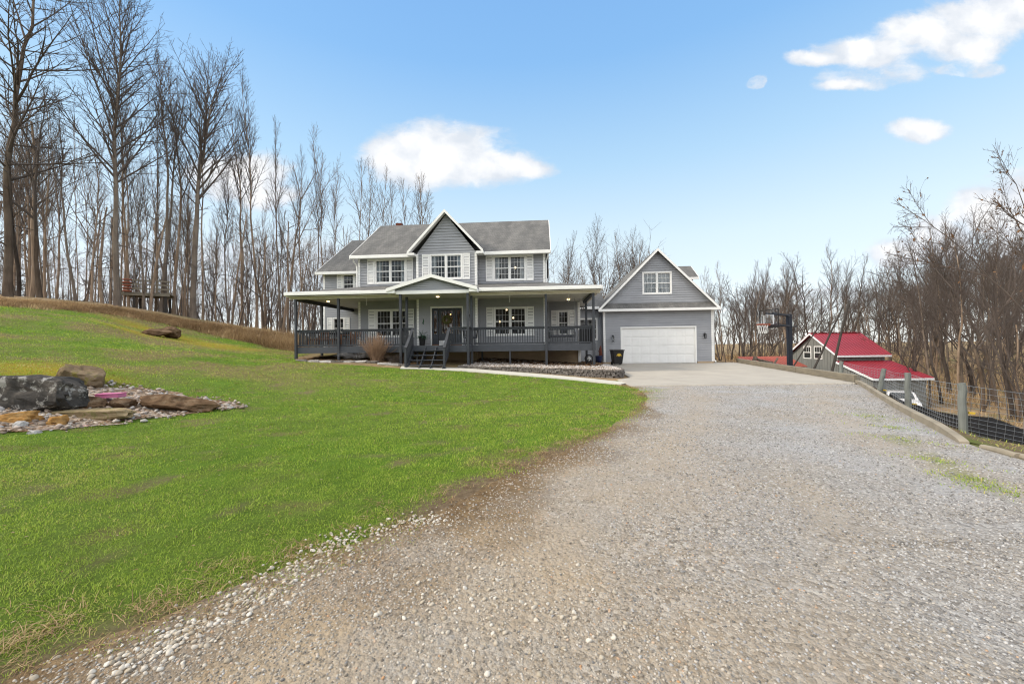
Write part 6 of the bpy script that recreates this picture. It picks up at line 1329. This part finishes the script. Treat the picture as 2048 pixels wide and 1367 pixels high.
for i in range(ns): mb.f.append((2*i, 2*i+2, 2*i+3, 2*i+1))
o = mb.build('silt_fence', M['black_net']); sol = o.modifiers.new('t', 'SOLIDIFY'); sol.thickness = .012; tag(o, 'low black silt fence fabric running behind the wire mesh', 'fence')
# ------------------------------------------------------------------ basketball hoop
bp = at(1580, 742, 20.6); zt = at(1577, 628, 20.6).z; g0 = gz(bp.x, 20.6); t = thing('basketball_hoop', 'dark navy pole basketball hoop with clear backboard beside the timber edge', 'basketball hoop', (bp.x, 20.6, g0)); h = zt-g0
m = MB(); m.box(-.10, .10, -.10, .10, -.3, h); m.build('pole', M['navy'], t, bevel=.02)
bc_ = at(1537.5, 636, 19.6)-t.location; bwid, bhei = 1.20, .80
ang = R(38); bx_ = Vector((math.cos(ang), -math.sin(ang)*1, 0)); nv = Vector((-math.sin(ang), -math.cos(ang), 0))
bx_ = Vector((.12, -.993, 0)); nv = Vector((-.993, -.12, 0))
def bb(u, v, w=0): return bc_+bx_*u+Vector((0, 0, v))+nv*w
m = MB(); m.quad(bb(-bwid/2, -bhei/2), bb(bwid/2, -bhei/2), bb(bwid/2, bhei/2), bb(-bwid/2, bhei/2)); m.build('backboard', M['acrylic'], t)
m = MB()
for a, b in ((( -1, -1), (1, -1)), ((1, -1), (1, 1)), ((1, 1), (-1, 1)), ((-1, 1), (-1, -1))): m.bar(bb(a[0]*bwid/2, a[1]*bhei/2), bb(b[0]*bwid/2, b[1]*bhei/2), .03, .03)
m.bar(bb(-bwid/2-.02, -bhei/2-.03, .01), bb(bwid/2+.02, -bhei/2-.03, .01), .07, .10); m.build('backboard_frame', M['metal_black'], t)
m = MB()
for a, b in (((-.3, -.3), (.3, -.3)), ((.3, -.3), (.3, .15)), ((.3, .15), (-.3, .15)), ((-.3, .15), (-.3, -.3))): m.bar(bb(a[0], a[1], .012), bb(b[0], b[1], .012), .045, .006)
m.build('board_marking', M['acrylic_edge'], t)
rc = bb(0, -.31, .34); m = MB(); m.tube([rc+Vector((.24*math.cos(R(20*i)), .24*math.sin(R(20*i)), 0)) for i in range(19)], .03, 8); m.bar(bb(-.12, -.31, .0), bb(-.06, -.31, .12), .09, .05); m.bar(bb(.12, -.31, .0), bb(.06, -.31, .12), .09, .05); m.bar(bb(0, -.33, .02), bb(0, -.33, .12), .22, .12); m.build('rim', M['orange'], t)
m = MB()
for i in range(12):
    a0 = R(30*i)
    for s in (-1, 1):
        m.tube([rc+Vector(((.24-.08*k/4)*math.cos(a0+s*.13*k), (.24-.08*k/4)*math.sin(a0+s*.13*k), -.11*k)) for k in range(5)], .008, 3, False)
m.build('net', M['net'], t)
m = MB()
for v, z in ((.25, h-.08), (-.28, h-.62)):
    for u in (-.16, .16): m.bar(Vector((u*.6, 0, z)), bb(u*1.4, v, -.04), .05, .07)
m.bar(Vector((.02, .05, h-.65)), Vector((.5, .15, h-.62)), .05); m.build('support_arm', M['navy'], t)
# ------------------------------------------------------------------ barn
YN, S_ = 32.0, 32.0; BXl = 651/F*YN; YF = YN*1.165; YM = (YN+YF)/2; BXr = BXl+4.05
zE = at(1675, 711, YN).z; zR = at(1623, 666.5, YM).z; zg = -4.2
t = thing('barn', 'grey board barn with red metal roof and open lean to below the driveway', 'barn', (BXl, YN, zg))
def bl_(x, y, z): return (x-BXl, y-YN, z-zg)
bw_, sl_ = YF-YN, (zR-zE)/((YF-YN)/2+.25)
mb = MB(); wt_ = zE+.1
mb.add([bl_(BXl, YN, zg), bl_(BXl, YF, zg), bl_(BXl, YF, wt_), bl_(BXl, YM, zR-.1), bl_(BXl, YN, wt_)], [(0, 1, 2, 3, 4)])
mb.add([bl_(BXr-.3, YN, zg), bl_(BXr-.3, YF, zg), bl_(BXr-.3, YF, wt_), bl_(BXr-.3, YM, zR-.1), bl_(BXr-.3, YN, wt_)], [(4, 3, 2, 1, 0)])
mb.quad(bl_(BXl, YN, zg), bl_(BXr-.3, YN, zg), bl_(BXr-.3, YN, wt_), bl_(BXl, YN, wt_)); mb.quad(bl_(BXl, YF, zg), bl_(BXr-.3, YF, zg), bl_(BXr-.3, YF, wt_), bl_(BXl, YF, wt_))
y = YN+.15
while y < YF-.1:
    zz = zR-.15-abs(y-YM)*sl_; mb.box(-.022, -.001, y-YN-.022, y-YN+.022, 0, zz-zg); y += .3
x = .2
while x < BXr-BXl-.4: mb.box(x, x+.045, -.022, -.001, 0, wt_-zg); x += .3
mb.build('barn_wall', M['barn_wall'], t)
def metal_roof(name, a, b, c, d, m='red', parent=None, rib=.28):
    a, b, c, d = map(Vector, (a, b, c, d)); mb = MB(); nrm = (b-a).cross(d-a).normalized(); nrm = nrm if nrm.z > 0 else -nrm; mb.slab([a, b, c, d], nrm*.03); n = int((b-a).length/rib)
    for i in range(n+1): p, q = a.lerp(b, i/n)+nrm*.045, d.lerp(c, i/n)+nrm*.045; mb.bar(p, q, .045, .032, nrm)
    return mb.build(name, M[m], parent or t)
x0, x1 = -.25, BXr-BXl
metal_roof('roof', (x0, -.25, zE-zg), (x1, -.25, zE-zg), (x1, YM-YN, zR-zg), (x0, YM-YN, zR-zg)); metal_roof('roof', (x1, YF-YN+.25, zE-zg), (x0, YF-YN+.25, zE-zg), (x0, YM-YN, zR-zg), (x1, YM-YN, zR-zg))
mb = MB(); mb.bar((x0, YM-YN, zR-zg+.07), (x1, YM-YN, zR-zg+.07), .3, .04); mb.build('ridge_cap', M['red'], t)
YL = YN-3.2; zLt = at(1675, 722, YN).z; zLb = at(1743, 757, YL).z
metal_roof('lean_to_roof', (x0-.0, YL-YN-.2, zLb-zg), (x1+.0, YL-YN-.2, zLb-zg), (x1, -.03, zLt-zg), (x0, -.03, zLt-zg))
mb = MB()
def rk_(a, b, h=.16, t_=.04): a, b = Vector(a), Vector(b); mb.slab([a, b, b-Vector((0, 0, h)), a-Vector((0, 0, h))], (-t_, 0, 0))
rk_((x0, -.27, zE-zg+.03), (x0, YM-YN, zR-zg+.03)); rk_((x0, YM-YN, zR-zg+.03), (x0, YF-YN+.27, zE-zg+.03)); rk_((x0, YL-YN-.2, zLb-zg+.03), (x0, -.03, zLt-zg+.03)); mb.box(x0, x1, -.30, -.25, zE-zg-.12, zE-zg+.02); mb.box(x0, x1, YL-YN-.25, YL-YN-.2, zLb-zg-.12, zLb-zg+.02); mb.build('barn_trim', M['curtain'], t)
mb = MB(); yl = YL-YN+.05
mb.add([(0, yl, 0), (0, -.03, 0), (0, -.03, zLt-zg-.03), (0, yl, zLb-zg-.03)], [(0, 1, 2, 3)]); mb.box(0, 1.5, yl, yl+.05, 0, zLb-zg-.13); mb.box(2.9, BXr-BXl-.3, yl, yl+.05, 0, zLb-zg-.13); mb.box(1.501, 2.899, yl, yl+.05, 2.15, zLb-zg-.13)
y = yl+.2
while y < -.1: mb.box(-.022, -.001, y-.022, y+.022, 0, zLb-zg+(zLt-zLb)*(y-yl)/(-yl)-.05); y += .3
mb.build('lean_to_wall', M['barn_wall'], t)
for k in (-1, 1):
    yc = YM-YN+k*.62; zc = at(1623, 704.5, YM).z-zg; ww, wh = .45, .55; m = MB(); xo = -.04
    for q in ((yc-ww, yc-ww+.07, zc-wh, zc+wh), (yc+ww-.07, yc+ww, zc-wh, zc+wh), (yc-ww+.07, yc+ww-.07, zc+wh-.07, zc+wh), (yc-ww+.07, yc+ww-.07, zc-wh, zc-wh+.07), (yc-ww+.07, yc+ww-.07, zc-.03, zc+.03)): m.box(xo, .0, *q)
    for i in (1, 2): yy = yc-ww+.07+(2*ww-.14)*i/3; m.box(xo+.01, -.003, yy-.012, yy+.012, zc+.031, zc+wh-.07)
    o = m.build('window', M['white'], t); g_ = MB(); g_.quad((-.0235, yc-ww+.07, zc-wh+.07), (-.0235, yc+ww-.07, zc-wh+.07), (-.0235, yc+ww-.07, zc+wh-.07), (-.0235, yc-ww+.07, zc+wh-.07)); g_.build('pane', M['darkglass'], o)
# a lower shed beyond the pad
sA = at(1500, 735, 34); sB = at(1578, 735, 34); z0 = at(1540, 734, 34).z; z1 = at(1540, 713, 36.4).z
ts = thing('shed', 'low shed with faded orange red metal roof beyond the timber edge', 'shed', (sA.x, 34, gz(sA.x, 34))); wS = sB.x-sA.x+1.4; zz = ts.location.z
metal_roof('roof', (-.2, -.2, z0-zz), (wS, -.2, z0-zz), (wS, 2.4, z1-zz), (.3, 2.4, z1-zz), 'oldred', ts, .3); mb = MB(); mb.box(.35, wS-.1, .1, 2.3, -.5, z0-zz-.02); mb.build('shed_wall', M['barn_wall'], ts)
# leaning poles and logs
for a, b, Y0, Y1, r0, r1, lb_ in [((1611,752),(1686,612),24.0,24.8,.065,.045,'left of two thick dark poles leaning right before the barn'), ((1655,758),(1698,600),22.0,22.6,.075,.05,'right thick dark pole leaning steeply before the barn'), ((1560,752),(1647,637),27.0,28.5,.05,.04,'thin dark pole leaning along the left slope of the barn roof')]:
    p, q = at(a[0], a[1]+22, Y0), at(b[0], b[1], Y1); z = gz(p.x, p.y); p.z = min(p.z, z+.6); m = MB(); m.tube([p.lerp(q, i/6)+Vector((0, 0, .03*math.sin(i*2))) for i in range(7)], [r0+(r1-r0)*i/6 for i in range(7)], 9); o = m.build('leaning_pole', M['darkwood'], smooth=True); tag(o, lb_, 'pole', 'dark poles leaning before the barn')
for a, b, Y0, Y1, r0, lb_ in [((1498,742),(1512,714),29.5,29.6,.14,'broken log leaning left beyond the far timber'), ((1508,716),(1545,726),29.6,29.4,.10,'log lying across the broken log before the shed roof'), ((1536,744),(1556,716),29.5,29.8,.08,'short dark post leaning right before the shed roof')]:
    p, q = at(*a, Y0), at(*b, Y1); m = MB(); r = random.Random(int(r0*100)); m.tube([p.lerp(q, i/5)+Vector((r.gauss(0, .02), 0, r.gauss(0, .02))) for i in range(6)], [r0*r.uniform(.85, 1.1) for i in range(6)], 9); o = m.build('log', M['bark_grey'], smooth=True); tag(o, lb_, 'log', 'logs beyond the far end of the pad')
# ------------------------------------------------------------------ car below the bank
cp = at(1800, 812, 28.0); zc = cp.z-.25; t = thing('parked_car', 'white car parked below the bank behind the wire fence', 'car', (cp.x, cp.y, zc), R(52))
gcar = gz(cp.x, cp.y)
prof = [(-2.15,.35),(-2.2,.72),(-1.95,.88),(-1.15,.95),(-.55,1.38),(.75,1.42),(1.5,1.0),(2.1,.92),(2.2,.7),(2.15,.35)]
mb = MB()
n = len(prof)
for ya, yb, s0, s1 in ((-.85, -.62, 1, 1),): pass
def sec(y, k): return [(x, y*(k if z > 1.0 else 1), z) for x, z in prof]
rowsC = [sec(-.82, .84), sec(-.5, .84), sec(.5, .84), sec(.82, .84)]
mb.v = [p for rw in rowsC for p in rw]; mb.f = [(i*n+j, i*n+(j+1) % n, (i+1)*n+(j+1) % n, (i+1)*n+j) for i in range(3) for j in range(n)]+[tuple(range(n))[::-1], tuple(3*n+j for j in range(n))]
mb.build('body', M['carwhite'], t, smooth=True, bevel=.06)
for y, s in ((-.745, -1), (.745, 1)):
    m = MB(); 
    for q in ([(-.95, .98), (-.5, 1.32), (.05, 1.34), (.05, .98)], [(.12, .98), (.12, 1.34), (.7, 1.33), (1.2, 1.0)]): m.slab([(x, s*(.835-(z-.98)*.34), z) for x, z in q], (0, s*.01, 0))
    m.build('side_window', M['darkglass'], t)
m = MB(); m.slab([(-1.08, -.62, 1.0), (-1.08, .62, 1.0), (-.62, .55, 1.335), (-.62, -.55, 1.335)], (-.02, 0, .02)); m.build('windscreen', M['darkglass'], t)
for x in (-1.35, 1.35):
    for y in (-.74, .74): m = MB(); m.tube([(x, y-.1, .33), (x, y+.1, .33)], .33, 18); w_ = m.build('wheel', M['tyre'], t); m = MB(); m.tube([(x, y-.105, .33), (x, y+.105, .33)], .18, 12); m.build('rim', M['curtain'], w_)
for y in (-.6, .6): m = MB(); m.box(-2.22, -2.16, y-.14, y+.14, .62, .74); m.build('headlight', M['acrylic_edge'], t)
t.location.z = gcar
# ------------------------------------------------------------------ sky, sun
SUN_EL, SUN_AZ = R(37), R(-99)          # azimuth from +Y towards +X: the sun stands to the left, a little towards the viewer's side
w = bpy.data.worlds.new('World'); scene.world = w; w.use_nodes = True; nt = w.node_tree; nt.nodes.clear()
class WT(NT):
    def __init__(s): s.t = nt; s._tc = None
t = WT()
out = t.n('ShaderNodeOutputWorld'); bg = t.n('ShaderNodeBackground'); t.l(bg.outputs[0], out.inputs[0]); bg.inputs[1].default_value = .12
sky = t.n('ShaderNodeTexSky', sky_type='NISHITA'); sky.sun_disc = False; sky.sun_elevation = SUN_EL; sky.sun_rotation = SUN_AZ; sky.air_density = 1.0; sky.dust_density = .6; sky.ozone_density = 1.4
g = t.coord('Generated'); sp = t.n('ShaderNodeSeparateXYZ'); t.l(g, sp.inputs[0]); X, Y, Z = sp.outputs
yy = t.math('MAXIMUM', Y, .04); u = t.math('DIVIDE', X, yy); v = t.math('DIVIDE', Z, yy)
cb_ = t.n('ShaderNodeCombineXYZ'); t.l(u, cb_.inputs[0]); t.l(v, cb_.inputs[1]); uv = cb_.outputs[0]
def vm(op, a, b): x = t.n('ShaderNodeVectorMath', operation=op); t.put(x.inputs[0], a); t.put(x.inputs[1], b); return x.outputs['Value'] if op == 'LENGTH' else x.outputs[0]
nz = t.n('ShaderNodeTexNoise'); nz.inputs['Scale'].default_value = 5; nz.inputs['Detail'].default_value = 6; nz.inputs['Roughness'].default_value = .6; t.l(uv, nz.inputs['Vector'])
wv = vm('MULTIPLY', vm('SUBTRACT', nz.outputs['Color'], (.5, .5, .5)), (.10, .06, 0)); uvw = vm('ADD', uv, wv)
blobs = [(875,302,150,66),(800,318,92,46),(960,334,130,40),(1050,338,70,22),(880,342,130,40),(770,300,50,32),
         (1960,40,120,55),(1850,70,110,50),(1740,105,110,36),(1640,120,70,18),(1740,150,100,30),(1690,172,60,14),(2030,10,70,70),(1940,95,80,40),(1842,260,60,24),(1512,162,22,14),(1930,140,80,16),
         (250,570,380,80),(500,555,300,80),(90,600,300,70),(470,355,90,55),(430,345,60,38),(520,340,70,48),(540,390,80,30),(1800,505,80,34),(1880,480,90,50),(1970,420,80,60),(2060,440,120,120),(1620,600,120,26)]
mask = None; faint = ((250,570), (500,555), (90,600), (1512,162), (1930,140), (1620,600), (1842,258), (1740,150))
for px, py, a, b in blobs:
    r0 = ray(px, py); c = (r0[0]/r0[1], r0[2]/r0[1], 0); k = (F/a, F/b, 0)
    d = vm('LENGTH', vm('MULTIPLY', vm('SUBTRACT', uvw, c), k), (0, 0, 0)); d = t.math('SUBTRACT', 1, d)
    if (px, py) in faint: d = t.math('MINIMUM', d, .12)
    mask = d if mask is None else t.math('SMOOTH_MAX', mask, d)
for nd in nt.nodes:
    if nd.type == 'MATH' and nd.operation == 'SMOOTH_MAX': nd.inputs[2].default_value = .25
n2 = t.n('ShaderNodeTexNoise'); n2.inputs['Scale'].default_value = 9; n2.inputs['Detail'].default_value = 8; n2.inputs['Roughness'].default_value = .66; t.l(vm('MULTIPLY', uvw, (1, 1.9, 1)), n2.inputs['Vector'])
mask = t.math('ADD', mask, t.math('MULTIPLY', t.math('SUBTRACT', n2.outputs['Fac'], .5), 1.05))
mr = t.n('ShaderNodeMapRange', interpolation_type='SMOOTHSTEP'); t.l(mask, mr.inputs[0]); mr.inputs[1].default_value = -.14; mr.inputs[2].default_value = .42
front_ = t.n('ShaderNodeMapRange', interpolation_type='SMOOTHSTEP'); t.l(Y, front_.inputs[0]); front_.inputs[1].default_value = .05; front_.inputs[2].default_value = .2
cl = t.math('MULTIPLY', mr.outputs[0], front_.outputs[0])
# broken cloud added behind the viewer, unseen, to brighten the house front
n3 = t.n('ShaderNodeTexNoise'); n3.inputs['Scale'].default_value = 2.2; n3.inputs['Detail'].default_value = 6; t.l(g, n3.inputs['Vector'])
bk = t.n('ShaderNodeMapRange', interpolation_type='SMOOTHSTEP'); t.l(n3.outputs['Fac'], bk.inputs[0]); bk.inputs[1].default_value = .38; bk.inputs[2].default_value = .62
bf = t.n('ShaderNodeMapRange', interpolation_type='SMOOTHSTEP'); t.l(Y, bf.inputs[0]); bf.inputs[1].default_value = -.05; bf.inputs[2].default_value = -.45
cl_fill = t.math('MULTIPLY', t.math('MULTIPLY', bk.outputs[0], bf.outputs[0]), .9)
hi = t.n('ShaderNodeMapRange', interpolation_type='SMOOTHSTEP'); t.l(Z, hi.inputs[0]); hi.inputs[1].default_value = .68; hi.inputs[2].default_value = .86   # unseen bright overcast added overhead to whiten the blue skylight
# the blue: Nishita tinted towards the photograph's clear spring blue by elevation
grad = t.ramp(t.math('ADD', t.math('MULTIPLY', Z, .5), .0), [(0, (4.3,4.45,4.5)), (.05, (4.0,4.35,4.5)), (.12, (3.4,4.1,4.45)), (.20, (2.2,3.35,4.4)), (.29, (1.2,2.45,4.2)), (.40, (.85,1.95,3.9))])
t.t.nodes[-1]
blue = t.mix(.85, sky.outputs[0], grad)
n4 = t.n('ShaderNodeTexNoise'); n4.inputs['Scale'].default_value = 13; n4.inputs['Detail'].default_value = 5; t.l(vm('ADD', uvw, (0, .03, 0)), n4.inputs['Vector'])
core = t.mix(t.ramp(t.math('ADD', t.math('MULTIPLY', n4.outputs['Fac'], .8), t.math('MULTIPLY', mask, .25)), [(.40, 0), (.72, 1)]), (3.3, 3.55, 3.9), (4.9, 4.87, 4.85))
col = t.mix(cl, blue, core); col = t.mix(cl_fill, col, (12, 11.6, 11)); col = t.mix(t.math('MULTIPLY', hi.outputs[0], .9), col, (7.2, 6.9, 6.4))
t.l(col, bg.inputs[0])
sd = bpy.data.lights.new('sun', 'SUN'); sd.energy = 2.0; sd.angle = R(14); sd.color = (1, .88, .70)
so = bpy.data.objects.new('sun', sd); C.objects.link(so)
dirv = Vector((math.sin(SUN_AZ)*math.cos(SUN_EL), math.cos(SUN_AZ)*math.cos(SUN_EL), math.sin(SUN_EL))); so.rotation_euler = dirv.to_track_quat('Z', 'Y').to_euler(); so.location = dirv*80
vs = scene.view_settings; vs.view_transform = 'Standard'; vs.look = 'None'; vs.exposure = .95; vs.gamma = 1
scene.cycles.use_denoising = True; scene.cycles.filter_width = 1.15; scene.cycles.sample_clamp_indirect = 4
M['lamp'].cycles.emission_sampling = 'NONE'
scene.cycles.transparent_max_bounces = 12; scene.cycles.max_bounces = 6
